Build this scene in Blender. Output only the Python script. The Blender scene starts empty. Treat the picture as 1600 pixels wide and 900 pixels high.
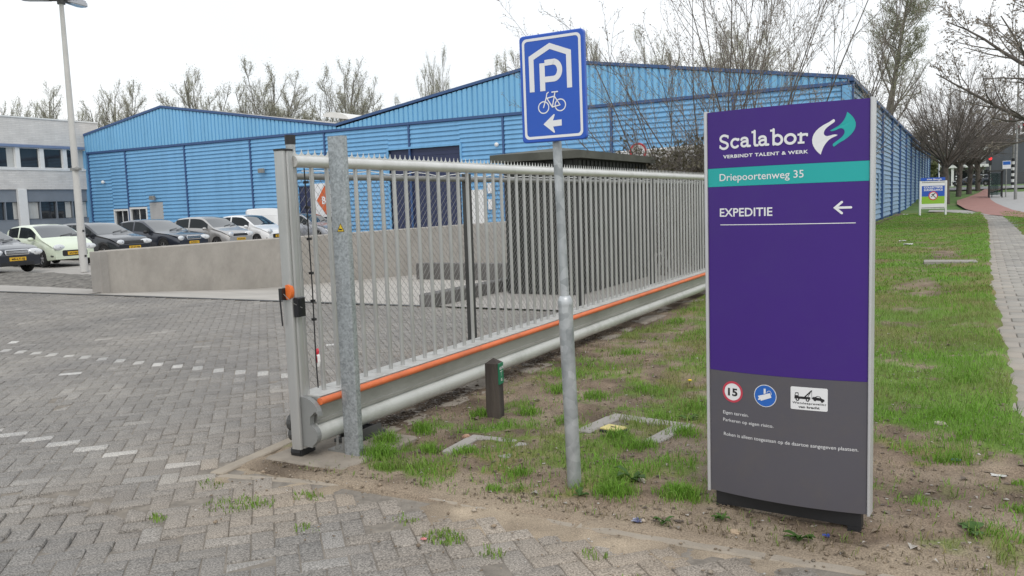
import bpy, math, random
import numpy as np
from mathutils import Matrix, Vector, noise as mnoise

C = bpy.context.scene
COL = C.collection
PI = math.pi
rad = math.radians

# ------------------------------------------------------------ camera, sky, sun, exposure
cd = bpy.data.cameras.new('camera')
cam = bpy.data.objects.new('camera', cd)
COL.objects.link(cam)
cd.sensor_fit = 'HORIZONTAL'
cd.sensor_width = 36.0
cd.lens = 36.0 * 1300 / 1600
cd.clip_start = 0.05
cd.clip_end = 4000
RX, RY, RZ = (0.8790, 0.4756, -0.0343), (-0.0180, 0.1050, 0.9943), (0.4765, -0.8734, 0.1008)
cam.matrix_world = Matrix(((RX[0], RY[0], RZ[0], 0.0), (RX[1], RY[1], RZ[1], 0.0), (RX[2], RY[2], RZ[2], 1.6), (0, 0, 0, 1)))
C.camera = cam

SUN_EL, SUN_AZ = rad(52), rad(140)          # azimuth measured from +Y towards +X
w = bpy.data.worlds.new('World')
C.world = w
w.use_nodes = True
nt = w.node_tree
for n in list(nt.nodes):
    nt.nodes.remove(n)
out = nt.nodes.new('ShaderNodeOutputWorld')
bg = nt.nodes.new('ShaderNodeBackground')
sky = nt.nodes.new('ShaderNodeTexSky')
sky.sky_type = 'NISHITA'
sky.sun_disc = False
sky.sun_elevation = SUN_EL
sky.sun_rotation = SUN_AZ
sky.air_density = 1.5
sky.dust_density = 4.0
tc = nt.nodes.new('ShaderNodeTexCoord')
nz = nt.nodes.new('ShaderNodeTexNoise')
nz.inputs['Scale'].default_value = 1.6
nz.inputs['Detail'].default_value = 4
rmp = nt.nodes.new('ShaderNodeValToRGB')
rmp.color_ramp.elements[0].position = 0.3
rmp.color_ramp.elements[0].color = (7.5, 7.9, 8.3, 1)
rmp.color_ramp.elements[1].position = 0.75
rmp.color_ramp.elements[1].color = (9.9, 10.0, 10.1, 1)
mx = nt.nodes.new('ShaderNodeMix')
mx.data_type = 'RGBA'
mx.inputs[0].default_value = 0.9
nt.links.new(tc.outputs['Generated'], nz.inputs['Vector'])
nt.links.new(nz.outputs[0], rmp.inputs[0])
nt.links.new(sky.outputs[0], mx.inputs[6])
nt.links.new(rmp.outputs[0], mx.inputs[7])
nt.links.new(mx.outputs[2], bg.inputs['Color'])
bg.inputs['Strength'].default_value = 0.12
nt.links.new(bg.outputs[0], out.inputs[0])

sd = bpy.data.lights.new('sun', 'SUN')
sd.energy = 0.9
sd.angle = rad(25)
sd.color = (1.0, 0.96, 0.9)
so = bpy.data.objects.new('sun', sd)
COL.objects.link(so)
sdir = Vector((math.sin(SUN_AZ) * math.cos(SUN_EL), math.cos(SUN_AZ) * math.cos(SUN_EL), math.sin(SUN_EL)))
so.rotation_euler = sdir.to_track_quat('Z', 'Y').to_euler()
so.location = (20, -20, 40)

C.view_settings.view_transform = 'Standard'
C.view_settings.look = 'None'
C.view_settings.gamma = 1
C.view_settings.exposure = 0.12
C.view_settings.use_curve_mapping = False
C.cycles.max_bounces = 6
C.cycles.diffuse_bounces = 3
C.cycles.glossy_bounces = 3
C.cycles.transparent_max_bounces = 8

# ------------------------------------------------------------ materials
def lin(r, g, b):
    f = lambda c: (c / 255) / 12.92 if c / 255 <= .04045 else ((c / 255 + .055) / 1.055) ** 2.4
    return (f(r), f(g), f(b))

def sc(c, k):
    return tuple(min(1.0, x * k) for x in c)

MATS = {}
def M(name, base, rough=.6, metal=0., var=.12, scale=4., bump=0., bscale=60., spec=.5, coat=0., tint=None, tscale=1.2, tamt=.0, stretch=None):
    """Principled surface whose own colour varies by noise; tint adds patches of a second colour (dirt, wear)."""
    m = bpy.data.materials.new(name)
    m.use_nodes = True
    t = m.node_tree
    b = t.nodes['Principled BSDF']
    b.inputs['Roughness'].default_value = rough
    b.inputs['Metallic'].default_value = metal
    b.inputs['Specular IOR Level'].default_value = spec
    b.inputs['Coat Weight'].default_value = coat
    co = t.nodes.new('ShaderNodeTexCoord')
    vec = co.outputs['Object']
    if stretch:
        mp = t.nodes.new('ShaderNodeMapping')
        mp.inputs['Scale'].default_value = stretch
        t.links.new(vec, mp.inputs[0])
        vec = mp.outputs[0]
    n = t.nodes.new('ShaderNodeTexNoise')
    n.inputs['Scale'].default_value = scale
    n.inputs['Detail'].default_value = 6
    n.inputs['Roughness'].default_value = .65
    t.links.new(vec, n.inputs['Vector'])
    r = t.nodes.new('ShaderNodeValToRGB')
    r.color_ramp.elements[0].position = .3
    r.color_ramp.elements[1].position = .7
    r.color_ramp.elements[0].color = (*sc(base, 1 - var), 1)
    r.color_ramp.elements[1].color = (*sc(base, 1 + var), 1)
    t.links.new(n.outputs[0], r.inputs[0])
    colr = r.outputs[0]
    if tint:
        n2 = t.nodes.new('ShaderNodeTexNoise')
        n2.inputs['Scale'].default_value = tscale
        n2.inputs['Detail'].default_value = 8
        n2.inputs['Roughness'].default_value = .7
        t.links.new(vec, n2.inputs['Vector'])
        r2 = t.nodes.new('ShaderNodeValToRGB')
        r2.color_ramp.elements[0].position = .48
        r2.color_ramp.elements[1].position = .68
        r2.color_ramp.elements[0].color = (0, 0, 0, 1)
        r2.color_ramp.elements[1].color = (tamt, tamt, tamt, 1)
        t.links.new(n2.outputs[0], r2.inputs[0])
        x = t.nodes.new('ShaderNodeMix')
        x.data_type = 'RGBA'
        t.links.new(r2.outputs[0], x.inputs[0])
        t.links.new(colr, x.inputs[6])
        x.inputs[7].default_value = (*tint, 1)
        colr = x.outputs[2]
    t.links.new(colr, b.inputs['Base Color'])
    if bump:
        n3 = t.nodes.new('ShaderNodeTexNoise')
        n3.inputs['Scale'].default_value = bscale
        n3.inputs['Detail'].default_value = 4
        t.links.new(vec, n3.inputs['Vector'])
        bp = t.nodes.new('ShaderNodeBump')
        bp.inputs['Strength'].default_value = bump
        bp.inputs['Distance'].default_value = .02
        t.links.new(n3.outputs[0], bp.inputs['Height'])
        t.links.new(bp.outputs[0], b.inputs['Normal'])
    MATS[name] = m
    return m

def M_attr(name, rough=.85, bump=.25, bscale=220., speck=.3, sscale=260., spec=.3):
    """Surface coloured per piece by the mesh attribute 'tone', with fine mineral speckle."""
    m = bpy.data.materials.new(name)
    m.use_nodes = True
    t = m.node_tree
    b = t.nodes['Principled BSDF']
    b.inputs['Roughness'].default_value = rough
    b.inputs['Specular IOR Level'].default_value = spec
    a = t.nodes.new('ShaderNodeAttribute')
    a.attribute_name = 'tone'
    co = t.nodes.new('ShaderNodeTexCoord')
    n = t.nodes.new('ShaderNodeTexNoise')
    n.inputs['Scale'].default_value = sscale
    n.inputs['Detail'].default_value = 2
    t.links.new(co.outputs['Object'], n.inputs['Vector'])
    r = t.nodes.new('ShaderNodeValToRGB')
    r.color_ramp.elements[0].position = .3
    r.color_ramp.elements[1].position = .72
    r.color_ramp.elements[0].color = (1 - speck, 1 - speck, 1 - speck, 1)
    r.color_ramp.elements[1].color = (1 + speck, 1 + speck, 1 + speck, 1)
    t.links.new(n.outputs[0], r.inputs[0])
    x = t.nodes.new('ShaderNodeMix')
    x.data_type = 'RGBA'
    x.blend_type = 'MULTIPLY'
    x.inputs[0].default_value = 1
    t.links.new(a.outputs['Color'], x.inputs[6])
    t.links.new(r.outputs[0], x.inputs[7])
    # broad stains
    n2 = t.nodes.new('ShaderNodeTexNoise')
    n2.inputs['Scale'].default_value = .9
    n2.inputs['Detail'].default_value = 7
    t.links.new(co.outputs['Object'], n2.inputs['Vector'])
    r2 = t.nodes.new('ShaderNodeValToRGB')
    r2.color_ramp.elements[0].position = .3
    r2.color_ramp.elements[1].position = .7
    r2.color_ramp.elements[0].color = (.82, .82, .83, 1)
    r2.color_ramp.elements[1].color = (1.12, 1.1, 1.07, 1)
    t.links.new(n2.outputs[0], r2.inputs[0])
    x2 = t.nodes.new('ShaderNodeMix')
    x2.data_type = 'RGBA'
    x2.blend_type = 'MULTIPLY'
    x2.inputs[0].default_value = 1
    t.links.new(x.outputs[2], x2.inputs[6])
    t.links.new(r2.outputs[0], x2.inputs[7])
    t.links.new(x2.outputs[2], b.inputs['Base Color'])
    n3 = t.nodes.new('ShaderNodeTexNoise')
    n3.inputs['Scale'].default_value = bscale
    t.links.new(co.outputs['Object'], n3.inputs['Vector'])
    bp = t.nodes.new('ShaderNodeBump')
    bp.inputs['Strength'].default_value = bump
    bp.inputs['Distance'].default_value = .006
    t.links.new(n3.outputs[0], bp.inputs['Height'])
    t.links.new(bp.outputs[0], b.inputs['Normal'])
    MATS[name] = m
    return m

def M_brick(name, base, mortar, sx, sz, bump=.6):
    """Painted brickwork laid in the Y-Z plane (office facade)."""
    m = bpy.data.materials.new(name)
    m.use_nodes = True
    t = m.node_tree
    b = t.nodes['Principled BSDF']
    b.inputs['Roughness'].default_value = .75
    co = t.nodes.new('ShaderNodeTexCoord')
    s = t.nodes.new('ShaderNodeSeparateXYZ')
    t.links.new(co.outputs['Object'], s.inputs[0])
    ad = t.nodes.new('ShaderNodeMath')
    t.links.new(s.outputs[0], ad.inputs[0])
    t.links.new(s.outputs[1], ad.inputs[1])
    c = t.nodes.new('ShaderNodeCombineXYZ')
    t.links.new(ad.outputs[0], c.inputs[0])
    t.links.new(s.outputs[2], c.inputs[1])
    br = t.nodes.new('ShaderNodeTexBrick')
    br.inputs['Color1'].default_value = (*sc(base, .94), 1)
    br.inputs['Color2'].default_value = (*sc(base, 1.04), 1)
    br.inputs['Mortar'].default_value = (*mortar, 1)
    br.inputs['Scale'].default_value = 1
    br.inputs['Mortar Size'].default_value = .018
    br.inputs['Brick Width'].default_value = sx
    br.inputs['Row Height'].default_value = sz
    t.links.new(c.outputs[0], br.inputs['Vector'])
    n = t.nodes.new('ShaderNodeTexNoise')
    n.inputs['Scale'].default_value = 1.1
    n.inputs['Detail'].default_value = 7
    t.links.new(co.outputs['Object'], n.inputs['Vector'])
    r = t.nodes.new('ShaderNodeValToRGB')
    r.color_ramp.elements[0].color = (.72, .72, .72, 1)
    r.color_ramp.elements[1].color = (1.15, 1.14, 1.12, 1)
    t.links.new(n.outputs[0], r.inputs[0])
    x = t.nodes.new('ShaderNodeMix')
    x.data_type = 'RGBA'
    x.blend_type = 'MULTIPLY'
    x.inputs[0].default_value = 1
    t.links.new(br.outputs[0], x.inputs[6])
    t.links.new(r.outputs[0], x.inputs[7])
    t.links.new(x.outputs[2], b.inputs['Base Color'])
    bp = t.nodes.new('ShaderNodeBump')
    bp.inputs['Strength'].default_value = bump
    bp.inputs['Distance'].default_value = .01
    bp.invert = True
    t.links.new(br.outputs['Fac'], bp.inputs['Height'])
    t.links.new(bp.outputs[0], b.inputs['Normal'])
    return m

def M_galv(name, dark, light, scale=14, rough=.42):
    """Hot-dip galvanised steel: spangle cells over soft clouds."""
    m = bpy.data.materials.new(name)
    m.use_nodes = True
    t = m.node_tree
    b = t.nodes['Principled BSDF']
    b.inputs['Metallic'].default_value = .55
    co = t.nodes.new('ShaderNodeTexCoord')
    v = t.nodes.new('ShaderNodeTexVoronoi')
    v.inputs['Scale'].default_value = scale * 3
    n = t.nodes.new('ShaderNodeTexNoise')
    n.inputs['Scale'].default_value = scale
    n.inputs['Detail'].default_value = 7
    n.inputs['Distortion'].default_value = 1.2
    t.links.new(co.outputs['Object'], v.inputs['Vector'])
    t.links.new(co.outputs['Object'], n.inputs['Vector'])
    s = t.nodes.new('ShaderNodeSeparateColor')
    t.links.new(v.outputs['Color'], s.inputs[0])
    mm = t.nodes.new('ShaderNodeMath')
    mm.operation = 'MULTIPLY_ADD'
    mm.inputs[1].default_value = .3
    t.links.new(s.outputs[0], mm.inputs[0])
    t.links.new(n.outputs[0], mm.inputs[2])
    r = t.nodes.new('ShaderNodeValToRGB')
    r.color_ramp.elements[0].position = .42
    r.color_ramp.elements[1].position = .88
    r.color_ramp.elements[0].color = (*dark, 1)
    r.color_ramp.elements[1].color = (*light, 1)
    t.links.new(mm.outputs[0], r.inputs[0])
    t.links.new(r.outputs[0], b.inputs['Base Color'])
    b.inputs['Roughness'].default_value = rough
    MATS[name] = m
    return m

def M_leaf(name, base, var=.35, trans=.3, attr=False):
    m = bpy.data.materials.new(name)
    m.use_nodes = True
    t = m.node_tree
    b = t.nodes['Principled BSDF']
    b.inputs['Roughness'].default_value = .55
    b.inputs['Specular IOR Level'].default_value = .3
    if attr:
        a = t.nodes.new('ShaderNodeAttribute')
        a.attribute_name = 'tone'
        colr = a.outputs['Color']
    else:
        co = t.nodes.new('ShaderNodeTexCoord')
        n = t.nodes.new('ShaderNodeTexNoise')
        n.inputs['Scale'].default_value = 3.
        n.inputs['Detail'].default_value = 5
        t.links.new(co.outputs['Object'], n.inputs['Vector'])
        r = t.nodes.new('ShaderNodeValToRGB')
        r.color_ramp.elements[0].position = .3
        r.color_ramp.elements[1].position = .7
        r.color_ramp.elements[0].color = (*sc(base, 1 - var), 1)
        r.color_ramp.elements[1].color = (*sc(base, 1 + var), 1)
        t.links.new(n.outputs[0], r.inputs[0])
        colr = r.outputs[0]
    t.links.new(colr, b.inputs['Base Color'])
    tr = t.nodes.new('ShaderNodeBsdfTranslucent')
    t.links.new(colr, tr.inputs['Color'])
    ms = t.nodes.new('ShaderNodeMixShader')
    ms.inputs[0].default_value = trans
    t.links.new(b.outputs[0], ms.inputs[1])
    t.links.new(tr.outputs[0], ms.inputs[2])
    t.links.new(ms.outputs[0], t.nodes['Material Output'].inputs[0])
    return m

ALU = M('anodised_aluminium', (.50, .50, .49), .38, .55, .08, 3, stretch=(1, 1, .3), tint=(.30, .29, .27), tscale=5, tamt=.35)
ALUW = M('pale_coated_rail', (.62, .62, .60), .35, .25, .06, 2, tint=(.36, .35, .31), tscale=3.5, tamt=.4)
BEAM = M('weathered_beam', (.40, .40, .38), .45, .35, .12, 3, stretch=(1, .4, 1), tint=(.20, .20, .17), tscale=2.5, tamt=.5)
ORANGE = M('orange_rubber', (.72, .17, .055), .5, 0, .12, 3, tint=(.40, .12, .06), tscale=5, tamt=.5)
BLACK = M('black_plastic', (.018, .018, .020), .5, 0, .2)
DARK = M('dark_steel', (.07, .07, .068), .6, .2, .2, 5)
GALV = M_galv('galvanised_steel', (.27, .29, .30), (.47, .50, .52), 30)
GALV2 = M_galv('galvanised_tube', (.30, .32, .33), (.56, .58, .59), 6, .45)
GALVD = M('dull_galvanised', (.26, .26, .25), .6, .3, .18, 8)
WIRE = M('fence_wire', (.26, .26, .25), .5, .3, .1)
WHITE = M('white_paint', (.78, .78, .77), .5, 0, .04)
WHITEM = M('sign_white', (.80, .80, .81), .4, 0, .01)
SBLUE = M('sign_blue', (.018, .095, .50), .38, 0, .05, 2, tint=(.03, .10, .42), tamt=.25)
SBLUE2 = M('pictogram_blue', (.02, .13, .50), .4, 0, .03)
PURPLE = M('purple_panel', (.056, .019, .205), .42, 0, .03, 2, spec=.35, tint=(.062, .040, .19), tscale=3, tamt=.25)
TEAL = M('teal_band', (.012, .40, .385), .4, 0, .02)
SGREY = M('grey_panel', (.102, .097, .113), .42, 0, .03, 2, spec=.4, tint=(.13, .115, .105), tscale=5, tamt=.35)
SRED = M('sign_red', (.60, .035, .055), .45, 0, .04)
SBLACK = M('sign_black', (.012, .012, .014), .5, 0, .02)
SGREEN = M('sign_green', (.008, .17, .085), .45, 0, .1)
LIME = M('sign_lime', (.27, .50, .04), .5, 0, .04)
YELLOW = M('sign_yellow', (.72, .50, .02), .5, 0, .05)
CONC = M('concrete', (.33, .31, .285), .88, 0, .13, 2.2, .3, 40, tint=(.24, .22, .20), tscale=.9, tamt=.6)
CONCW = M('wall_concrete', (.40, .372, .335), .9, 0, .12, 3.5, .5, 16, tint=(.29, .265, .235), tscale=1.4, tamt=.55, stretch=(1, .6, .45))
CONCD = M('dark_concrete', (.13, .125, .12), .9, 0, .25, 3, .4, 25)
RAMPM = M('ramp_concrete', (.42, .395, .36), .92, 0, .13, 1.3, .3, 50, tint=(.30, .28, .26), tscale=.7, tamt=.5)
GRAVEL = M('gravel_bank', (.15, .14, .125), .95, 0, .7, 7, 1., 12)
PARKM = M('parking_pavers', (.37, .35, .325), .92, 0, .12, 1.2, .3, 60, tint=(.29, .27, .25), tscale=.5, tamt=.5)
LOUV = M('blue_louvre', (.17, .40, .66), .5, 0, .06, 1.2, tint=(.125, .32, .55), tscale=1.6, tamt=.55, stretch=(1.2, 1.2, .14))
RIBB = M('blue_ribbed_sheet', (.205, .48, .74), .5, 0, .05, 1.2, tint=(.165, .40, .63), tscale=1.6, tamt=.6, stretch=(1.2, 1.2, .14))
LOUVS = M('shaded_dirty_louvre', (.19, .325, .49), .5, 0, .12, 1.6, tint=(.26, .34, .40), tscale=1.2, tamt=.5)  # front blue dulled: the side's aspect to the light and dirt, both in colour
NAVY = M('navy_trim', (.045, .10, .24), .5, 0, .08)
DOORN = M('navy_door', (.028, .037, .092), .45, 0, .08, 2)
ROOFG = M('roof_sheet', (.42, .40, .38), .7, 0, .1, 1)
ROOFL = M('rooflight', (.72, .71, .68), .4, 0, .05)
OBRICK = M_brick('painted_brick', (.66, .65, .64), (.58, .57, .565), .5, .11, .25)
OGREY = M('grey_spandrel', (.19, .215, .25), .5, 0, .08, 1)
OFRAME = M('window_frame_white', (.70, .71, .71), .45, 0, .04)
OBLUE = M('blue_grey_fascia', (.16, .22, .36), .5, 0, .06)
GLASS = M('dark_glass', (.026, .029, .033), .06, 0, .3, .6, spec=.8)
CURT = M('curtain', (.48, .49, .48), .8, 0, .1, 6, stretch=(1, 6, .2))
HOUSEG = M('green_house_coat', (.028, .030, .027), .7, 0, .15, 2, tint=(.06, .06, .052), tamt=.5)
HOUSER = M('house_roof_coat', (.078, .080, .066), .75, 0, .2, 2, tint=(.14, .14, .115), tamt=.6)
BARK = M('bark_dark', (.060, .052, .044), .9, 0, .3, 8)
BARKP = M('bark_pale', (.17, .155, .138), .9, 0, .3, 8)
BARKT = M('bark_street_tree', (.10, .085, .072), .9, 0, .3, 5)
TWIG = M('twig_grey', (.24, .22, .195), .9, 0, .25, 3)
TWIGD = M('twig_brown', (.135, .115, .102), .9, 0, .25, 3)
TWIGS = M('shrub_twig', (.23, .20, .175), .9, 0, .25, 3)
BARKS = M('shrub_bark', (.13, .112, .10), .9, 0, .3, 8)
BUD = M_leaf('bud_olive', (.48, .47, .37), .15, .5)
BUDP = M_leaf('bud_pink', (.30, .255, .21), .25, .35)
LEAFY = M_leaf('young_leaf', (.17, .19, .09), .3, .35)
WOOD = M('weathered_timber', (.050, .040, .035), .9, 0, .35, 6, .4, 40, stretch=(1, 1, .15), tint=(.14, .115, .095), tscale=5, tamt=.5)
BRICKM = M_attr('paving_brick', .9, .5, 150, .55, 130)
SLABM = M_attr('footpath_slab', speck=.15)
SAND = M('sandy_bed', (.215, .19, .16), .95, 0, .3, 12, .4, 90)
SANDK = M('sand_dusted_kerb', (.33, .285, .23), .92, 0, .14, 5, .3, 70)
REDP = M('red_asphalt', (.32, .165, .14), .9, 0, .12, 2)
ROADM = M('road_asphalt', (.20, .20, .20), .9, 0, .12, 2)
PLAZA = M('grey_plaza', (.36, .355, .35), .9, 0, .1, 2)
FARM = M('far_ground', (.085, .165, .03), .95, 0, .3, .4, tint=(.17, .14, .09), tscale=.2, tamt=.5)
TYRE = M('tyre_rubber', (.014, .014, .014), .8, 0, .1)
RIM = M('wheel_rim', (.34, .34, .35), .35, .6, .06)
LAMPG = M('headlamp_glass', (.62, .64, .66), .12, 0, .12, 9, spec=.9, coat=.6)
PLATE = M('yellow_plate', (.72, .43, .03), .5, 0, .02)
CHROME = M('chrome', (.62, .62, .63), .2, .9, .04)

def M_clear(name):
    m = bpy.data.materials.new(name)
    m.use_nodes = True
    t = m.node_tree
    b = t.nodes['Principled BSDF']
    b.inputs['Base Color'].default_value = (.05, .07, .07, 1)
    b.inputs['Roughness'].default_value = .05
    tr = t.nodes.new('ShaderNodeBsdfTransparent')
    tr.inputs['Color'].default_value = (.82, .87, .86, 1)
    ms = t.nodes.new('ShaderNodeMixShader')
    ms.inputs[0].default_value = .25
    t.links.new(tr.outputs[0], ms.inputs[1])
    t.links.new(b.outputs[0], ms.inputs[2])
    t.links.new(ms.outputs[0], t.nodes['Material Output'].inputs[0])
    return m
CLEAR = M_clear('clear_glass')
TWIGT = M('street_twig', (.165, .142, .125), .9, 0, .25, 3)

# ------------------------------------------------------------ mesh helpers
class MB:
    def __init__(s):
        s.v = []
        s.f = []
    def add(s, vs, fs):
        o = len(s.v)
        s.v.extend([tuple(map(float, p)) for p in vs])
        s.f.extend([tuple(i + o for i in f) for f in fs])
        return s
    def box(s, x0, x1, y0, y1, z0, z1):
        x0, x1 = min(x0, x1), max(x0, x1)
        y0, y1 = min(y0, y1), max(y0, y1)
        z0, z1 = min(z0, z1), max(z0, z1)
        return s.add([(x0, y0, z0), (x1, y0, z0), (x1, y1, z0), (x0, y1, z0), (x0, y0, z1), (x1, y0, z1), (x1, y1, z1), (x0, y1, z1)],
                     [(3, 2, 1, 0), (4, 5, 6, 7), (0, 1, 5, 4), (1, 2, 6, 5), (2, 3, 7, 6), (3, 0, 4, 7)])
    def cbox(s, x0, x1, y0, y1, z0, z1, c):
        """box with chamfered vertical edges and top."""
        pts = [(x0 + c, y0), (x1 - c, y0), (x1, y0 + c), (x1, y1 - c), (x1 - c, y1), (x0 + c, y1), (x0, y1 - c), (x0, y0 + c)]
        cx, cy = (x0 + x1) / 2, (y0 + y1) / 2
        ins = [(cx + (x - cx) * (1 - 2 * c / (x1 - x0)), cy + (y - cy) * (1 - 2 * c / (y1 - y0))) for x, y in pts]
        n = 8
        vs = [(x, y, z0) for x, y in pts] + [(x, y, z1 - c) for x, y in pts] + [(x, y, z1) for x, y in ins]
        fs = [tuple(range(n - 1, -1, -1)), tuple(range(2 * n, 3 * n))]
        for k in range(2):
            for i in range(n):
                j = (i + 1) % n
                fs.append((k * n + i, k * n + j, (k + 1) * n + j, (k + 1) * n + i))
        return s.add(vs, fs)
    def tube(s, path, r, n=10, cap=True):
        path = [Vector(p) for p in path]
        rs = r if isinstance(r, (list, tuple)) else [r] * len(path)
        vs, fs = [], []
        ref = None
        for i, p in enumerate(path):
            d = (path[min(i + 1, len(path) - 1)] - path[max(i - 1, 0)])
            d = d.normalized() if d.length > 1e-9 else Vector((0, 0, 1))
            if ref is None:
                ref = Vector((1, 0, 0)) if abs(d.x) < .8 else Vector((0, 1, 0))
            u = (ref - d * ref.dot(d)).normalized()
            ref = u
            v = d.cross(u)
            for k in range(n):
                a = 2 * PI * k / n
                vs.append(p + (u * math.cos(a) + v * math.sin(a)) * rs[i])
        for i in range(len(path) - 1):
            for k in range(n):
                l = (k + 1) % n
                fs.append((i * n + k, i * n + l, (i + 1) * n + l, (i + 1) * n + k))
        if cap:
            fs.append(tuple(range(n - 1, -1, -1)))
            e = (len(path) - 1) * n
            fs.append(tuple(range(e, e + n)))
        return s.add(vs, fs)
    def prism(s, poly, z0, z1, fr=None):
        """2-D polygon extruded along the third axis; fr maps (a, b, c) to world."""
        fr = fr or (lambda a, b, c: (a, b, c))
        n = len(poly)
        vs = [fr(a, b, z0) for a, b in poly] + [fr(a, b, z1) for a, b in poly]
        fs = [tuple(range(n - 1, -1, -1)), tuple(range(n, 2 * n))] + [(i, (i + 1) % n, n + (i + 1) % n, n + i) for i in range(n)]
        return s.add(vs, fs)
    def ball(s, c, rx, ry, rz, n=10, m=7):
        vs, fs = [], []
        for j in range(1, m):
            t = PI * j / m
            for i in range(n):
                a = 2 * PI * i / n
                vs.append((c[0] + rx * math.sin(t) * math.cos(a), c[1] + ry * math.sin(t) * math.sin(a), c[2] + rz * math.cos(t)))
        top, bot = len(vs), len(vs) + 1
        vs += [(c[0], c[1], c[2] + rz), (c[0], c[1], c[2] - rz)]
        for j in range(m - 2):
            for i in range(n):
                k = (i + 1) % n
                fs.append((j * n + i, (j + 1) * n + i, (j + 1) * n + k, j * n + k))
        for i in range(n):
            k = (i + 1) % n
            fs.append((top, i, k))
            fs.append((bot, (m - 2) * n + k, (m - 2) * n + i))
        return s.add(vs, fs)

ORG = {}
def link(name, verts, faces, mat, parent=None, smooth=False, world=True):
    me = bpy.data.meshes.new(name)
    if parent is not None and world:
        ox, oy, oz = ORG.get(parent.name, (0, 0, 0))
        verts = [(x - ox, y - oy, z - oz) for x, y, z in verts]
    me.from_pydata(verts, [], faces)
    me.materials.append(mat)
    if smooth:
        me.polygons.foreach_set('use_smooth', [True] * len(me.polygons))
    me.update()
    o = bpy.data.objects.new(name, me)
    COL.objects.link(o)
    if parent is not None:
        o.parent = parent
        ORG[o.name] = ORG.get(parent.name, (0, 0, 0))
    return o

def obj(name, mb, mat, parent=None, smooth=False, world=True, angle=None):
    o = link(name, mb.v, mb.f, mat, parent, smooth or angle is not None, world)
    if angle is not None:
        try:
            o.data.set_sharp_from_angle(angle=rad(angle))
        except Exception:
            pass
    return o

def tag(o, label=None, cat=None, group=None, kind=None):
    if label:
        o['label'] = label
    if cat:
        o['category'] = cat
    if group:
        o['group'] = group
    if kind:
        o['kind'] = kind
    return o

def thing(name, label, cat, loc=(0, 0, 0), rz=0, group=None):
    o = bpy.data.objects.new(name, None)
    COL.objects.link(o)
    o.empty_display_size = .2
    o.location = loc
    o.rotation_euler = (0, 0, rz)
    ORG[o.name] = tuple(loc)
    return tag(o, label, cat, group)

def copy_tree(o, parent=None):
    c = o.copy()
    COL.objects.link(c)
    if parent is not None:
        c.parent = parent
    for ch in list(o.children):
        copy_tree(ch, c)
    return c

def tones(o, cols):
    """per-vertex colour attribute 'tone' from an (n,3) array."""
    a = o.data.attributes.new('tone', 'FLOAT_COLOR', 'POINT')
    c = np.ones((len(o.data.vertices), 4), dtype=np.float32)
    c[:, :3] = cols
    a.data.foreach_set('color', c.ravel())

def np_mesh(name, V, F, mat, parent=None):
    """fast mesh from numpy arrays, F: list of (k, array of k-gons)."""
    me = bpy.data.meshes.new(name)
    me.vertices.add(len(V))
    me.vertices.foreach_set('co', np.asarray(V, np.float32).ravel())
    idx = np.concatenate([f.ravel() for f in F]).astype(np.int32)
    tot = np.concatenate([np.full(len(f), f.shape[1], np.int32) for f in F])
    st = np.concatenate([[0], np.cumsum(tot)[:-1]]).astype(np.int32)
    me.loops.add(len(idx))
    me.loops.foreach_set('vertex_index', idx)
    me.polygons.add(len(tot))
    me.polygons.foreach_set('loop_start', st)
    me.polygons.foreach_set('loop_total', tot)
    me.materials.append(mat)
    me.update(calc_edges=True)
    me.validate()
    o = bpy.data.objects.new(name, me)
    COL.objects.link(o)
    if parent is not None:
        o.parent = parent
    return o

# ------------------------------------------------------------ lettering and flat marks
_tc = {}
def glyphs(s, bold=0.0, space=1.0):
    key = (s, bold, space)
    if key in _tc:
        return _tc[key]
    cu = bpy.data.curves.new('t', 'FONT')
    cu.body = s
    cu.size = 1
    cu.resolution_u = 3
    cu.offset = bold
    cu.space_character = space
    o = bpy.data.objects.new('t', cu)
    COL.objects.link(o)
    bpy.context.view_layer.update()
    me = o.to_mesh()
    vs = [(v.co.x, v.co.y) for v in me.vertices]
    fs = [tuple(p.vertices) for p in me.polygons]
    o.to_mesh_clear()
    bpy.data.objects.remove(o)
    bpy.data.curves.remove(cu)
    _tc[key] = (vs, fs)
    return vs, fs

def capH(bold=0.0):
    vs, _ = glyphs('H', bold)
    return max(v[1] for v in vs) - min(v[1] for v in vs)

def text(mb, s, x0, x1, base, cap, fr, off, bold=0.0, space=1.0):
    """write s between x0 and x1 with capital height cap on the frame fr."""
    vs, fs = glyphs(s, bold, space)
    if not vs:
        return
    a, b = min(v[0] for v in vs), max(v[0] for v in vs)
    kx = (x1 - x0) / (b - a)
    kz = cap / capH(bold)
    mb.add([fr(x0 + (x - a) * kx, base + y * kz, off) for x, y in vs], fs)

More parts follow.
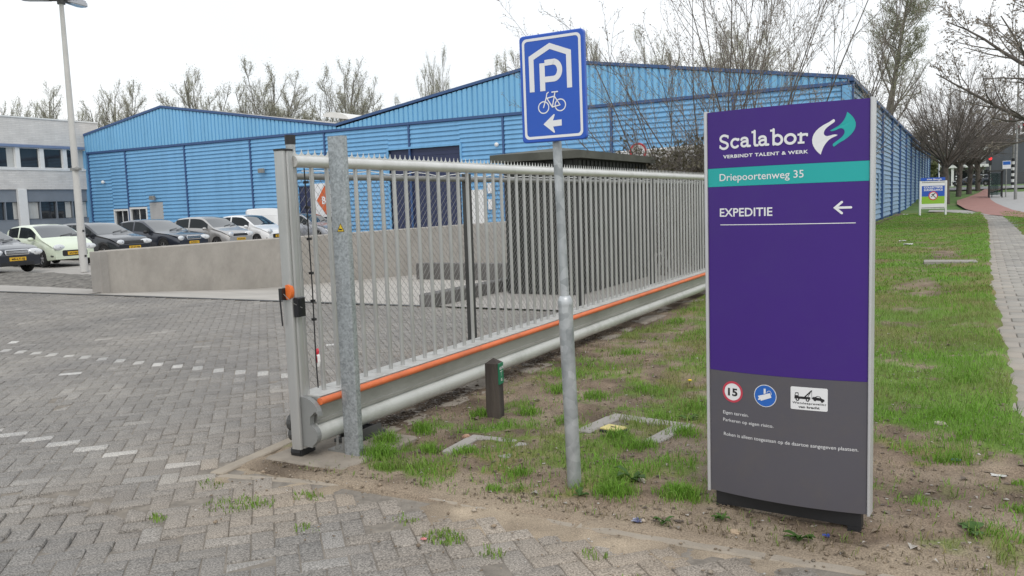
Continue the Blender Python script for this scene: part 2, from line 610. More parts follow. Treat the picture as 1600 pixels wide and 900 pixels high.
def ribbon(mb, pts, wd, fr, off, closed=False, round_cap=True):
    """flat stroke of width wd along pts on the frame fr."""
    P = [Vector((p[0], p[1])) for p in pts]
    n = len(P)
    L, R = [], []
    for i in range(n):
        if closed:
            a, b = P[(i - 1) % n], P[(i + 1) % n]
            d1, d2 = (P[i] - a).normalized(), (b - P[i]).normalized()
        else:
            d1 = (P[i] - P[i - 1]).normalized() if i > 0 else (P[1] - P[0]).normalized()
            d2 = (P[i + 1] - P[i]).normalized() if i < n - 1 else d1
        t = (d1 + d2)
        t = t.normalized() if t.length > 1e-6 else d1
        nrm = Vector((-t.y, t.x))
        k = 1 / max(.35, nrm.dot(Vector((-d1.y, d1.x))))
        wi = (wd[i] if isinstance(wd, (list, tuple)) else wd) / 2
        L.append(P[i] + nrm * wi * k)
        R.append(P[i] - nrm * wi * k)
    vs = [fr(p.x, p.y, off) for p in L] + [fr(p.x, p.y, off) for p in R]
    fs = [(n + i, n + (i + 1) % n, (i + 1) % n, i) for i in range(n if closed else n - 1)]
    mb.add(vs, fs)
    if round_cap and not closed:
        for e, s_ in ((0, -1), (n - 1, 1)):
            d = (P[1] - P[0]) if e == 0 else (P[n - 1] - P[n - 2])
            d = d.normalized() * s_
            q = Vector((-d.y, d.x))
            r = (wd[e] if isinstance(wd, (list, tuple)) else wd) / 2
            arc = [P[e] + (q * math.cos(t) + d * math.sin(t)) * r for t in [PI * k / 6 for k in range(7)]]
            if e == 0:
                arc = arc
            mb.add([fr(p.x, p.y, off + .00005) for p in arc], [tuple(range(6, -1, -1))])

def disc(mb, cx, cy, r, fr, off, n=40, r2=None):
    if r2 is None:
        mb.add([fr(cx + r * math.cos(2 * PI * i / n), cy + r * math.sin(2 * PI * i / n), off) for i in range(n)], [tuple(range(n))])
    else:
        vs = [fr(cx + q * math.cos(2 * PI * i / n), cy + q * math.sin(2 * PI * i / n), off) for q in (r, r2) for i in range(n)]
        mb.add(vs, [(i, (i + 1) % n, n + (i + 1) % n, n + i) for i in range(n)])

def bar(mb, x0, x1, y0, y1, fr, off, n=12):
    for k in range(n):
        a, b = x0 + (x1 - x0) * k / n, x0 + (x1 - x0) * (k + 1) / n
        mb.add([fr(a, y0, off), fr(b, y0, off), fr(b, y1, off), fr(a, y1, off)], [(0, 1, 2, 3)])

def poly(mb, pts, fr, off):
    mb.add([fr(a, b, off) for a, b in pts], [tuple(range(len(pts)))])

def rrect(x0, x1, y0, y1, r, n=6):
    o = []
    for cx, cy, a0 in ((x1 - r, y1 - r, 0), (x0 + r, y1 - r, 90), (x0 + r, y0 + r, 180), (x1 - r, y0 + r, 270)):
        for k in range(n + 1):
            a = rad(a0 + 90 * k / n)
            o.append((cx + r * math.cos(a), cy + r * math.sin(a)))
    return o

def arc(cx, cy, rx, ry, a0, a1, n=12):
    return [(cx + rx * math.cos(rad(a0 + (a1 - a0) * k / n)), cy + ry * math.sin(rad(a0 + (a1 - a0) * k / n))) for k in range(n + 1)]

def bez(p0, p1, p2, p3, n=12):
    o = []
    for k in range(n + 1):
        t = k / n
        s = 1 - t
        o.append(tuple(s**3 * p0[i] + 3 * s * s * t * p1[i] + 3 * s * t * t * p2[i] + t**3 * p3[i] for i in (0, 1)))
    return o

def plane_frame(o, u, v):
    o, u, v = Vector(o), Vector(u).normalized(), Vector(v).normalized()
    n = u.cross(v)
    return lambda a, b, c: tuple(o + u * a + v * b + n * c)

def smooth01(t):
    t = min(1., max(0., t))
    return t * t * (3 - 2 * t)

def terrain(x, y):
    """the far end of the street lies on slightly rising ground."""
    return 2.0 * smooth01((y - 55) / 85) * smooth01((x + 12) / 6)

def fbm(x, y, s=1.0, seed=0.0, oct=4):
    return mnoise.fractal(Vector((x * s + seed, y * s - seed, seed * .37)), 1.0, 2.0, oct)
# ------------------------------------------------------------ the ground
RX0, RX1, RY0, RY1 = -16.5, -7.6, 11.2, 36.0      # the loading ramp sinks inside this rectangle
def ramp_z(y):
    if y < 11.6:
        return -.01 - .03 * (y - 11.2) / .4
    return max(-.9, -.04 - .085 * (y - 11.6)) if y < 16 else max(-.9, -.414 - .04 * (y - 16))

def ground_sheet():
    xs = [-1500, -600, -250, -120, -60, -30, RX0, -12, RX1, -4, -2, 0, 2, 4, 8, 14, 30, 80, 250, 600, 1500]
    ys = [-600, -150, -40, -10, 0, 6, RY0, 20, 28, RY1, 45] + list(range(50, 145, 5)) + [160, 220, 320, 500, 900, 1600, 2500]
    V = [(x, y, -.10 + terrain(x, y)) for y in ys for x in xs]
    F = []
    n = len(xs)
    for j in range(len(ys) - 1):
        for i in range(n - 1):
            if RX0 <= xs[i] < RX1 and RY0 <= ys[j] < RY1:
                continue
            F.append((j * n + i, j * n + i + 1, (j + 1) * n + i + 1, (j + 1) * n + i))
    o = link('ground', V, F, FARM)
    tag(o, kind='structure')
ground_sheet()

def sheet(name, pts, mat, z=0.0, kind='structure', step=None):
    """flat patch that follows the terrain; pts anticlockwise."""
    o = link(name, [(x, y, z + terrain(x, y)) for x, y in pts], [tuple(range(len(pts)))], mat)
    return tag(o, kind=kind)

def strip(name, left, right, mat, z):
    """ribbon between two edges, following the terrain."""
    n = len(left)
    V = [(x, y, z + terrain(x, y)) for x, y in left] + [(x, y, z + terrain(x, y)) for x, y in right]
    o = link(name, V, [(i, n + i, n + i + 1, i + 1) for i in range(n - 1)], mat)
    return tag(o, kind='structure')

# yard beyond the drain: a sheet with the ramp left out of it
mbp = MB()
for x0, x1, y0, y1 in ((-80, RX0, RY0, 36.1), (RX1, -4.25, RY0, 36.1), (-80, -22.3, -6, RY0)):
    mbp.add([(x0, y0, -.012), (x1, y0, -.012), (x1, y1, -.012), (x0, y1, -.012)], [(0, 1, 2, 3)])
tag(obj('parking_pavement', mbp, PARKM), kind='structure')

# loading ramp
ys = [11.2, 11.6, 12.5, 14, 16, 18, 21, 24, 28, 32, 36]
V = [(x, y, ramp_z(y)) for y in ys for x in (RX0, RX1)]
tag(link('loading_ramp', V, [(2 * i, 2 * i + 1, 2 * i + 3, 2 * i + 2) for i in range(len(ys) - 1)], RAMPM), kind='structure')
mbd = MB()
mbd.box(-22.3, RX1, 11.06, 11.20, -.05, -.006)
tag(obj('drain_channel', mbd, BLACK), kind='structure')
mbd = MB()
for y0, y1 in ((10.98, 11.06),):
    mbd.box(-22.3, RX1, y0, y1, -.05, .010)
tag(obj('drain_edging', mbd, DARK), kind='structure')
# rough gravelly bank beside the wall
gb = MB()
nx = 24
bank = []
for j in range(7):
    for i in range(nx + 1):
        u, v = i / nx, j / 6
        x = -26 + u * 9.0
        y = 11.9 + .3 * math.sin(u * 3) + v * (1.0 + 2.0 * (1 - u))
        z = -.005 + .16 * v * (.5 + .5 * u) + .05 * fbm(x, y, 1.6, 3)
        bank.append((x, y, z if 0 < j else -.02))
gb.add(bank, [(j * (nx + 1) + i, j * (nx + 1) + i + 1, (j + 1) * (nx + 1) + i + 1, (j + 1) * (nx + 1) + i) for j in range(6) for i in range(nx)])
tag(obj('gravel_bank', gb, GRAVEL, smooth=True), kind='structure')

# ------------------------------------------------------------ brick paving, every block modelled
def in_yard(x, y):
    if y < 3.60:
        return -.2 if False else True
    return x < -4.10

def dip(x, y):
    d = math.hypot((x + 4.25) / .9, (y - 2.62) / .30)
    return .035 * max(0, 1 - d * d)
def paving():
    rng = np.random.default_rng(7)
    W = .11
    c45 = math.cos(rad(45))
    bricks = []                                   # cx, cy, half-length dir angle
    R = 200
    ox, oy = -6.0, 5.0
    for i in range(-R, R):
        for j in range(-R, R):
            k = (i - j) % 4
            if k == 0:
                u, v, ang = (i + 1) * W, (j + .5) * W, 0
            elif k == 3:
                u, v, ang = (i + .5) * W, (j + 1) * W, 1
            else:
                continue
            x = ox + (u - v) * c45
            y = oy + (u + v) * c45
            if x < -22.3 or x > 2.6 or y < .6 or y > 10.93:
                continue
            if y > 3.56 and x > -4.16:
                continue
            if y > 3.5 and x > -4.22:
                continue
            bricks.append((x, y, ang, i + j, i - j))
    Vs, Fs, T = [], [], []
    hl, hw, ch = .1068, .0525, .0045
    base_f = np.array([(8, 9, 10, 11), (4, 5, 9, 8), (5, 6, 10, 9), (6, 7, 11, 10), (7, 4, 8, 11), (0, 1, 5, 4), (1, 2, 6, 5), (2, 3, 7, 6), (3, 0, 4, 7)])
    q = 0
    # rows of pale blocks: index along the course is constant
    def pale(x, y, ang, s):
        if ang == 0 and abs(y - 3.55) < .055 and x < -4.3:
            return 1
        if ang == 1 and abs(y - 6.0) < .055 and x < -5.6:
            return 1
        return 0
    whites = [(-9.06, 7.38), (-10.4, 7.15), (-9.64, 5.64), (-11.06, 6.41), (-8.11, 5.26), (-3.60, 2.74), (-6.6, 7.6), (-6.4, 7.75), (-7.9, 6.9), (-3.04, 3.40), (-4.3, 3.30), (-4.05, 3.45)]
    for (x, y, ang, s, dd) in bricks:
        n1 = fbm(x, y, .55, 2)
        n2 = fbm(x, y, 1.7, 9)
        th = rad(45) + (PI / 2 if ang else 0) + rng.normal(0, .012)
        z = .004 * n2 + .010 * n1 + rng.normal(0, .0018)
        d = math.hypot((x + 4.25) / .9, (y - 2.62) / .30)
        if d < 1:
            z -= dip(x, y) * .9 + .004                 # the sunken patch
        edge = min(3.6 - y if x > -4.1 else 9, 9)
        skip = False
        if x > -4.0 and y > 3.0:
            if fbm(x, y, 3.1, 5) > .42 - .25 * (y - 3.0):
                skip = rng.random() < .35
        if skip:
            continue
        g = .236 + .022 * n1 + rng.normal(0, .012)
        col = np.array([g * 1.05, g * 1.0, g * .935])
        if rng.random() < .03:
            col *= 1.18
        if pale(x, y, ang, s):
            g = .46 + rng.normal(0, .025)
            col = np.array([g, g * .975, g * .93])
        for wx, wy in whites:
            if abs(x - wx) < .055 and abs(y - wy) < .055:
                col = np.array([.55, .54, .52]) if wx < -5 else np.array([.36, .35, .33])
        # smoother grey blocks and sand near the verge
        near = smooth01(1 - (3.65 - y) / 1.5) * smooth01((x + 5.2) / 1.2) if y < 3.66 else 0
        if near > 0:
            if rng.random() < .25 * near:
                col = np.array([.30, .29, .275])
            sa = max(0, min(1, near * (.55 + .9 * fbm(x, y, 1.3, 11)) + .25 * near * rng.random()))
            col = col * (1 - sa * .75) + np.array([.36, .30, .235]) * sa * .75
        e2 = smooth01(1 - abs(x + 4.6) / 1.3) * smooth01((y - 3.2) / 2)
        sa = max(0, e2 * (.35 + .8 * fbm(x, y, .9, 21)))
        col = col * (1 - sa * .6) + np.array([.35, .27, .20]) * sa * .6
        tx, ty = rng.normal(0, .009), rng.normal(0, .009)
        L = hl - ch
        Wd = hw - ch
        pts = []
        for (a, b, zz) in ((-hl, -hw, -.05), (hl, -hw, -.05), (hl, hw, -.05), (-hl, hw, -.05), (-hl, -hw, -ch), (hl, -hw, -ch), (hl, hw, -ch), (-hl, hw, -ch), (-L, -Wd, 0), (L, -Wd, 0), (L, Wd, 0), (-L, Wd, 0)):
            pts.append((x + a * math.cos(th) - b * math.sin(th), y + a * math.sin(th) + b * math.cos(th), z + zz + a * tx + b * ty))
        Vs.extend(pts)
        T.extend([col * .45] * 4 + [col * .72] * 4 + [col] * 4 if False else [col] * 12)
        Fs.append(base_f + q)
        q += 12
    o = np_mesh('brick_paving', np.array(Vs), [np.concatenate(Fs)], BRICKM)
    tones(o, np.array(T))
    tag(o, kind='structure')
    bed = MB()
    for x0, x1, y0, y1 in ((-22.3, 2.7, .5, 3.62), (-22.3, -4.08, 3.62, 10.97)):
        nx_, ny_ = int((x1 - x0) / .12), int((y1 - y0) / .12)
        b_ = [(x0 + (x1 - x0) * i / nx_, y0 + (y1 - y0) * j / ny_) for j in range(ny_ + 1) for i in range(nx_ + 1)]
        bed.add([(x, y, -.0065 + .010 * fbm(x, y, .55, 2) - dip(x, y) * 1.5) for x, y in b_], [(j * (nx_ + 1) + i, j * (nx_ + 1) + i + 1, (j + 1) * (nx_ + 1) + i + 1, (j + 1) * (nx_ + 1) + i) for j in range(ny_) for i in range(nx_)])
    tag(obj('paving_bed', bed, SAND), kind='structure')
paving()

# front road surface behind the camera, for what the picture does not show
sheet('road', [(-22.3, -14), (60, -14), (60, .6), (-22.3, .6)], ROADM, -.02)

# kerbs: a sand-dusted flush kerb along the verge and another up to the gate
def kerb(name, pts, wd, z0, z1, mat, seed):
    r = random.Random(seed)
    mb = MB()
    for i in range(len(pts) - 1):
        a, b = Vector(pts[i]), Vector(pts[i + 1])
        d = (b - a)
        n = max(1, round(d.length / .95))
        u = d.normalized()
        q = Vector((-u.y, u.x))
        for k in range(n):
            p0 = a + d * (k / n) + u * .006
            p1 = a + d * ((k + 1) / n) - u * .006
            dz = r.uniform(-.006, .006)
            c = [p0 - q * wd / 2, p1 - q * wd / 2, p1 + q * wd / 2, p0 + q * wd / 2]
            ci = [p0 - q * (wd / 2 - .008) + u * .008, p1 - q * (wd / 2 - .008) - u * .008, p1 + q * (wd / 2 - .008) - u * .008, p0 + q * (wd / 2 - .008) + u * .008]
            vs = [(p.x, p.y, z0) for p in c] + [(p.x, p.y, z1 + dz - .008) for p in c] + [(p.x, p.y, z1 + dz) for p in ci]
            fs = [(0, 1, 5, 4), (1, 2, 6, 5), (2, 3, 7, 6), (3, 0, 4, 7), (4, 5, 9, 8), (5, 6, 10, 9), (6, 7, 11, 10), (7, 4, 8, 11), (8, 9, 10, 11)]
            mb.add(vs, fs)
    o = obj(name, mb, mat)
    return tag(o, kind='structure')
kerb('verge_kerb', [(-4.02, 3.50), (-3.1, 3.70), (-2.37, 3.69), (-1.67, 3.645), (-.74, 3.65), (.4, 3.66), (2.7, 3.66)], .07, -.08, .001, SANDK, 3)
def sand_drift():
    xs, ys = np.arange(-5.2, 2.7, .028), np.arange(2.35, 3.80, .028)
    V, T = [], []
    for y in ys:
        for x in xs:
            k = smooth01((y - 3.0) / .75) * smooth01((x + 4.7) / 1.0)
            k = max(k, .90 * smooth01(1 - math.hypot((x + 3.85) / .65, (y - 3.42) / .45)))
            z = -.024 + .0205 * k - dip(x, y) * .8 + (.009 * fbm(x, y, 1.6, 70) + .008 * fbm(x, y, 7.5, 71) + .005 * fbm(x, y, 22, 72, 2)) * (.4 + .8 * k)
            z -= .03 * smooth01((y - 3.70) / .1)
            V.append((x, y, min(z, .022)))
            m = fbm(x, y, 5, 73)
            c = np.array([.345, .285, .215]) * (1 + .30 * m)
            d = max(0, min(1, .1 - .9 * fbm(x, y, 2.3, 74)))
            T.append(c * (1 - d * .6) + np.array([.13, .10, .075]) * d * .6)
    n = len(xs)
    F = [np.stack([np.arange(n - 1) + j * n, np.arange(n - 1) + j * n + 1, np.arange(n - 1) + (j + 1) * n + 1, np.arange(n - 1) + (j + 1) * n], 1) for j in range(len(ys) - 1)]
    o = np_mesh('sand_drift', np.array(V), [np.concatenate(F)], M_attr('sand', .95, .5, 90, .3, 160, .15))
    tones(o, np.clip(np.array(T), .01, 1))
    tag(o, kind='structure')
sand_drift()
kerb('gate_kerb', [(-4.04, 3.50), (-4.13, 4.3), (-4.13, 11.0)], .10, -.08, .008, SANDK, 5)

# ------------------------------------------------------------ the verge: bare soil and grass
def grassiness(x, y):
    """0 bare soil .. 1 closed turf; decides both the ground colour and where blades stand."""
    n = fbm(x, y, .62, 4) + .55 * fbm(x, y, 2.1, 8)
    far = smooth01((y - 4.6) / 10)
    g = .13 + .40 * smooth01((y - 4.9) / 1.2) + .14 * far + (.60 * n + .60 * fbm(x, y, 4.2, 77) + .30 * fbm(x, y, 9, 78)) * (1 - .25 * far)
    g -= .40 * smooth01(1 - math.hypot(x + .7, y - 4.0) / 1.1)          # trampled earth round the big sign
    g -= .30 * smooth01(1 - math.hypot((x + 2.0) / .7, (y - 7.6) / .9))  # bare patch before the gate
    g -= .55 * smooth01(1 - math.hypot((x + .4) / .7, (y - 23) / 3.0))
    g -= .45 * smooth01(1 - math.hypot((x + .6) / .7, (y - 15) / 2.2))
    g -= .8 * smooth01(1 - (y - 3.66) / .38)
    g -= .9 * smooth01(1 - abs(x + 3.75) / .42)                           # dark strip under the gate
    g += .35 * smooth01((y - 30) / 10)
    g += .24 * smooth01((x + .35) / .4) * smooth01((y - 4.3) / .8)
    return g

def verge_z(x, y):
    z = .035 * fbm(x, y, 1.1, 14) + .016 * fbm(x, y, 4.5, 15) + .008 * fbm(x, y, 15, 16, 3)
    k = smooth01((y - 3.66) / .35)
    z = z * (.35 + .65 * k) + .012 * k + .008
    d = math.hypot((x + .42) / .28, (y - 4.0) / .13)
    z -= .05 * max(0, 1 - d)                                              # hollow under the sign foot
    if y > 5.2:
        pl = path_l(y)
        into = smooth01((x - pl + .02) / .10) * smooth01((path_r(y) - x + .02) / .10) * smooth01((y - 5.5) / .2)
        z = (z + .038 * smooth01(1 - abs(x - pl + .1) / .6)) * (1 - into) - .06 * into
    if y < 3.68:
        z -= .06 * (1 - smooth01((y - 3.60) / .08))
    return z + terrain(x, y)

def path_r(y):
    return 1.52 + .006 * y + .05 * fbm(5, y, 1.1, 33)

def path_l(y):
    return .36 + .55 * smooth01((y - 8) / 40) + .07 * fbm(0, y, .8, 30) + .05 * fbm(3, y, 3, 31)

def verge():
    xs = list(np.arange(-4.06, 3.3, .035))
    ys = []
    y = 3.60
    st = .03
    while y < 62:
        ys.append(y)
        st = .03 + .011 * max(0, y - 4.5)
        y += st
    n = len(xs)
    V = np.zeros((len(ys) * n, 3))
    T = np.zeros((len(ys) * n, 3))
    soil = np.array([.195, .150, .112])
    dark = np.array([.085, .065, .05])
    pale = np.array([.30, .245, .185])
    green = np.array([.12, .225, .035])
    olive = np.array([.20, .185, .075])
    k = 0
    for yy in ys:
        for xx in xs:
            g = grassiness(xx, yy)
            V[k] = (xx, yy, verge_z(xx, yy))
            m1 = fbm(xx, yy, 2.4, 40)
            m2 = fbm(xx, yy, 8, 41, 3)
            c = soil * (1 + .35 * m2)
            c = c + (pale - c) * min(1, max(0, .2 + 1.0 * m1 + .8 * smooth01(1 - (yy - 3.66) / .5)))
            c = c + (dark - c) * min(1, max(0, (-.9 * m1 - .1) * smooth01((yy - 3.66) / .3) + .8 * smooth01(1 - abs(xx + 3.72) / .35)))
            a = smooth01((g - .12) / .5)
            gg = green + (olive - green) * min(1, max(0, .35 + 1.3 * fbm(xx, yy, .9, 44)))
            c = c + (gg - c) * a * .85
            T[k] = c
            k += 1
    F = []
    for j in range(len(ys) - 1):
        a = np.arange(n - 1) + j * n
        F.append(np.stack([a, a + 1, a + n + 1, a + n], 1))
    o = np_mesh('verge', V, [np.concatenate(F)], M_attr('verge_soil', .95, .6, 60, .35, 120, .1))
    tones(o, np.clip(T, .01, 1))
    o.data.polygons.foreach_set('use_smooth', [True] * len(o.data.polygons))
    tag(o, kind='structure')
verge()

def blades(name, spots, seed, mat):
    """spots: (x, y, z, height, lean, width, colour). Each blade bends once."""
    rng = np.random.default_rng(seed)
    S = np.array([s[:6] for s in spots])
    Cc = np.array([s[6] for s in spots])
    n = len(S)
    a = rng.uniform(0, 2 * PI, n)
    b = rng.uniform(0, 2 * PI, n)
    h, ln, wd = S[:, 3], S[:, 4], S[:, 5]
    dx, dy = np.cos(a) * ln * h, np.sin(a) * ln * h
    wx, wy = np.cos(b) * wd / 2, np.sin(b) * wd / 2
    x, y, z = S[:, 0], S[:, 1], S[:, 2]
    V = np.zeros((n, 5, 3))
    V[:, 0] = np.stack([x - wx, y - wy, z - .01], 1)
    V[:, 1] = np.stack([x + wx, y + wy, z - .01], 1)
    V[:, 2] = np.stack([x + .4 * dx + wx * .8, y + .4 * dy + wy * .8, z + h * .6], 1)
    V[:, 3] = np.stack([x + .4 * dx - wx * .8, y + .4 * dy - wy * .8, z + h * .6], 1)
    V[:, 4] = np.stack([x + dx, y + dy, z + h * (1 - .35 * ln)], 1)
    o5 = np.arange(n)[:, None] * 5
    Q = o5 + np.array([[0, 1, 2, 3]])
    Tt = o5 + np.array([[3, 2, 4]])
    o = np_mesh(name, V.reshape(-1, 3), [Q, Tt], mat)
    tones(o, np.repeat(Cc, 5, 0))
    return tag(o, kind='stuff')

GRASSM = M_leaf('grass_blade', (.07, .15, .02), attr=True, trans=.35)
CLUMPS = [(-3.30, 4.17, .20, 520, .13), (-3.42, 4.42, .18, 420, .14), (-3.36, 4.75, .14, 240, .12), (-3.05, 4.42, .13, 170, .10), (-2.78, 4.40, .14, 160, .08), (-3.09, 3.97, .12, 150, .07), (-2.28, 4.20, .13, 120, .07), (-2.28, 3.90, .09, 80, .06),
          (-1.63, 4.05, .16, 420, .11), (-1.70, 4.25, .12, 160, .09), (-1.29, 4.15, .17, 460, .10), (-1.80, 4.9, .20, 300, .09), (-2.0, 5.05, .14, 220, .1), (-1.62, 5.3, .2, 300, .09),
          (-3.2, 5.3, .14, 180, .1), (-2.9, 5.5, .15, 200, .1), (-2.6, 6.1, .2, 260, .1), (-2.3, 6.5, .25, 260, .09), (-2.95, 6.2, .2, 240, .1), (-1.75, 6.1, .25, 260, .08), (-1.9, 5.7, .2, 200, .08), (-2.5, 5.35, .2, 160, .07),
          (-3.0, 8.0, .3, 300, .1), (-2.3, 9.2, .35, 300, .09), (-3.2, 10.2, .3, 260, .1), (-.05, 5.35, .22, 300, .08), (.05, 5.8, .22, 200, .07), (-.1, 6.3, .3, 300, .08), (.28, 4.6, .15, 150, .06), (.35, 5.0, .14, 160, .06), (-.18, 4.55, .15, 90, .05), (-.30, 7.2, .3, 260, .07), (.05, 7.6, .25, 260, .08)]
def verge_grass():
    rng = np.random.default_rng(11)
    sp = []
    def colr(dry=0.):
        g = np.array([.18, .35, .045]) * rng.uniform(.6, 1.35)
        d = np.array([.31, .25, .13]) * rng.uniform(.5, 1.2)
        t = min(1, max(0, dry + rng.normal(0, .12)))
        return g * (1 - t) + d * t
    for cx, cy, r, n, h in CLUMPS:
        for _ in range(n):
            q = r * math.sqrt(rng.random()) * rng.uniform(.3, 1)
            t = rng.uniform(0, 2 * PI)
            x, y = cx + q * math.cos(t), cy + q * math.sin(t) * .8
            sp.append((x, y, verge_z(x, y), h * rng.uniform(.4, 1.15) * (1 - .5 * q / r), rng.uniform(.15, .9), rng.uniform(.0035, .006), colr(.02)))
    n = 0
    while n < 78000:
        y = 3.75 + 11.3 * rng.random() ** 1.5
        x = rng.uniform(-3.6, .75 if y > 5.2 else 1.4)
        n += 1
        g = grassiness(x, y) + .25 * fbm(x, y, 6, 50)
        if rng.random() > smooth01((g - .12) / .5) * .94 + .06:
            continue
        if x > path_l(y) - .02 and 5.6 < y < 60:
            continue
        dry = .20 + .8 * fbm(x, y, 1.2, 44)
        sp.append((x, y, verge_z(x, y), rng.uniform(.02, .06) * (1 + .6 * max(0, g)), rng.uniform(.2, 1.1), rng.uniform(.003, .006), colr(dry)))
    n = 0
    while n < 60000:
        y = 14 + 46 * rng.random() ** 1.3
        x = rng.uniform(-3.9, 3.0)
        n += 1
        if path_l(y) - .01 < x < path_r(y) + .01 and y < 57:
            continue
        g = grassiness(x, y) + .2 * fbm(x, y, 3, 50)
        if rng.random() > smooth01((g - .1) / .5):
            continue
        sp.append((x, y, verge_z(x, y), rng.uniform(.03, .07), rng.uniform(.3, 1.2), rng.uniform(.008, .02), colr(.18 + .7 * fbm(x, y, .9, 44))))
    n = 0
    while n < 26000:
        y = 3.75 + 8 * rng.random() ** 1.4
        x = rng.uniform(-3.9, 1.3)
        n += 1
        if fbm(x, y, 1.9, 90) + .4 * fbm(x, y, 6, 91) < -.02 or (x > path_l(y) - .02 and y > 5.6):
            continue
        sp.append((x, y, verge_z(x, y), rng.uniform(.012, .035), rng.uniform(.6, 1.6), rng.uniform(.002, .005), np.array([.26, .21, .13]) * rng.uniform(.35, 1.3)))
    # sprouts in the paving joints
    for cx, cy, r, m in ((-3.51, 3.15, .13, 130), (-3.40, 3.22, .08, 60), (-3.22, 3.42, .07, 60), (-2.19, 3.245, .09, 200), (-1.9, 3.18, .06, 40), (-2.9, 3.05, .06, 30), (-3.75, 2.85, .05, 30), (-1.45, 3.35, .05, 30), (-2.5, 3.35, .06, 30), (-1.2, 3.15, .07, 30), (-3.9, 3.35, .07, 40)):
        for _ in range(m):
            t = rng.uniform(0, 2 * PI)
            q = r * rng.random() ** .7
            sp.append((cx + 1.4 * q * math.cos(t), cy + q * math.sin(t), .0, rng.uniform(.012, .035), rng.uniform(.3, 1.2), rng.uniform(.004, .008), colr(.25)))
    blades('verge_grass', sp, 5, GRASSM)
verge_grass()

def leaf_litter():
    rng = np.random.default_rng(3)
    V, F, T = [], [], []
    n = 0
    while n < 8000:
        y = 3.75 + 6.5 * rng.random() ** 1.2
        x = rng.uniform(-3.95, .9)
        if rng.random() < .25:
            x, y = -3.72 + rng.normal(0, .10), 4.7 + 5 * rng.random()
        n += 1
        s = rng.uniform(.004, .016) * (1 if rng.random() < .93 else 1.9)
        a = rng.uniform(0, 2 * PI)
        z = verge_z(x, y) + .004
        e = rng.uniform(.25, 1.)
        ca, sa = math.cos(a), math.sin(a)
        b = len(V)
        tz = rng.normal(0, .4) * s
        for p, q, zz in ((-1, -.4, 0), (.2, -1, tz), (1, .3, 0), (-.1, 1, -tz)):
            p, q = p * s, q * s * e
            V.append((x + p * ca - q * sa, y + p * sa + q * ca, z + abs(zz)))
        F.append((b, b + 1, b + 2, b + 3))
        k = rng.random()
        c = np.array([.155, .12, .09]) if k < .55 else (np.array([.24, .19, .14]) if k < .9 else np.array([.42, .39, .35]))
        T.extend([c * rng.uniform(.6, 1.3)] * 4)
    o = np_mesh('leaf_litter', np.array(V), [np.array(F)], M_leaf('litter', (.1, .08, .06), attr=True, trans=.1))
    tones(o, np.array(T))
    tag(o, kind='stuff')
leaf_litter()

# small clods and pebbles on the bare soil
def pebbles():
    rng = np.random.default_rng(23)
    V, F, T = [], [], []
    ico = [(0, 0, 1), (.9, 0, .2), (.28, .85, .2), (-.72, .53, .2), (-.72, -.53, .2), (.28, -.85, .2), (0, 0, -.6)]
    fi = [(0, 1, 2), (0, 2, 3), (0, 3, 4), (0, 4, 5), (0, 5, 1), (6, 2, 1), (6, 3, 2), (6, 4, 3), (6, 5, 4), (6, 1, 5)]
    n = 0
    while n < 2000:
        y = 3.62 + 4.5 * rng.random() ** 1.8
        x = rng.uniform(-3.9, 1.2)
        n += 1
        if grassiness(x, y) > .35:
            continue
        s = rng.uniform(.003, .010) * (1 if rng.random() < .94 else 2.2)
        if n % 4 == 0:
            y = 2.9 + .7 * rng.random()
        z = verge_z(x, y) if y > 3.68 else .004
        b = len(V)
        a = rng.uniform(0, 6.28)
        ax, ay = rng.uniform(.7, 1.5), rng.uniform(.7, 1.2)
        for p in ico:
            k = rng.uniform(.75, 1.2)
            px, py = p[0] * s * k * ax, p[1] * s * k * ay
            V.append((x + px * math.cos(a) - py * math.sin(a), y + px * math.sin(a) + py * math.cos(a), z + p[2] * s * .7 * k + s * .2))
        F.extend([[b + i for i in f] for f in fi])
        k = rng.random()
        c = np.array([.27, .215, .16]) if k < .75 else (np.array([.36, .31, .25]) if k < .93 else np.array([.5, .48, .45]))
        T.extend([c * rng.uniform(.7, 1.2)] * 7)
    o = np_mesh('pebbles', np.array(V), [np.array(F)], M_attr('pebble', .95, .2, 100, .2, 200, .2))
    tones(o, np.array(T))
    tag(o, kind='stuff')
pebbles()

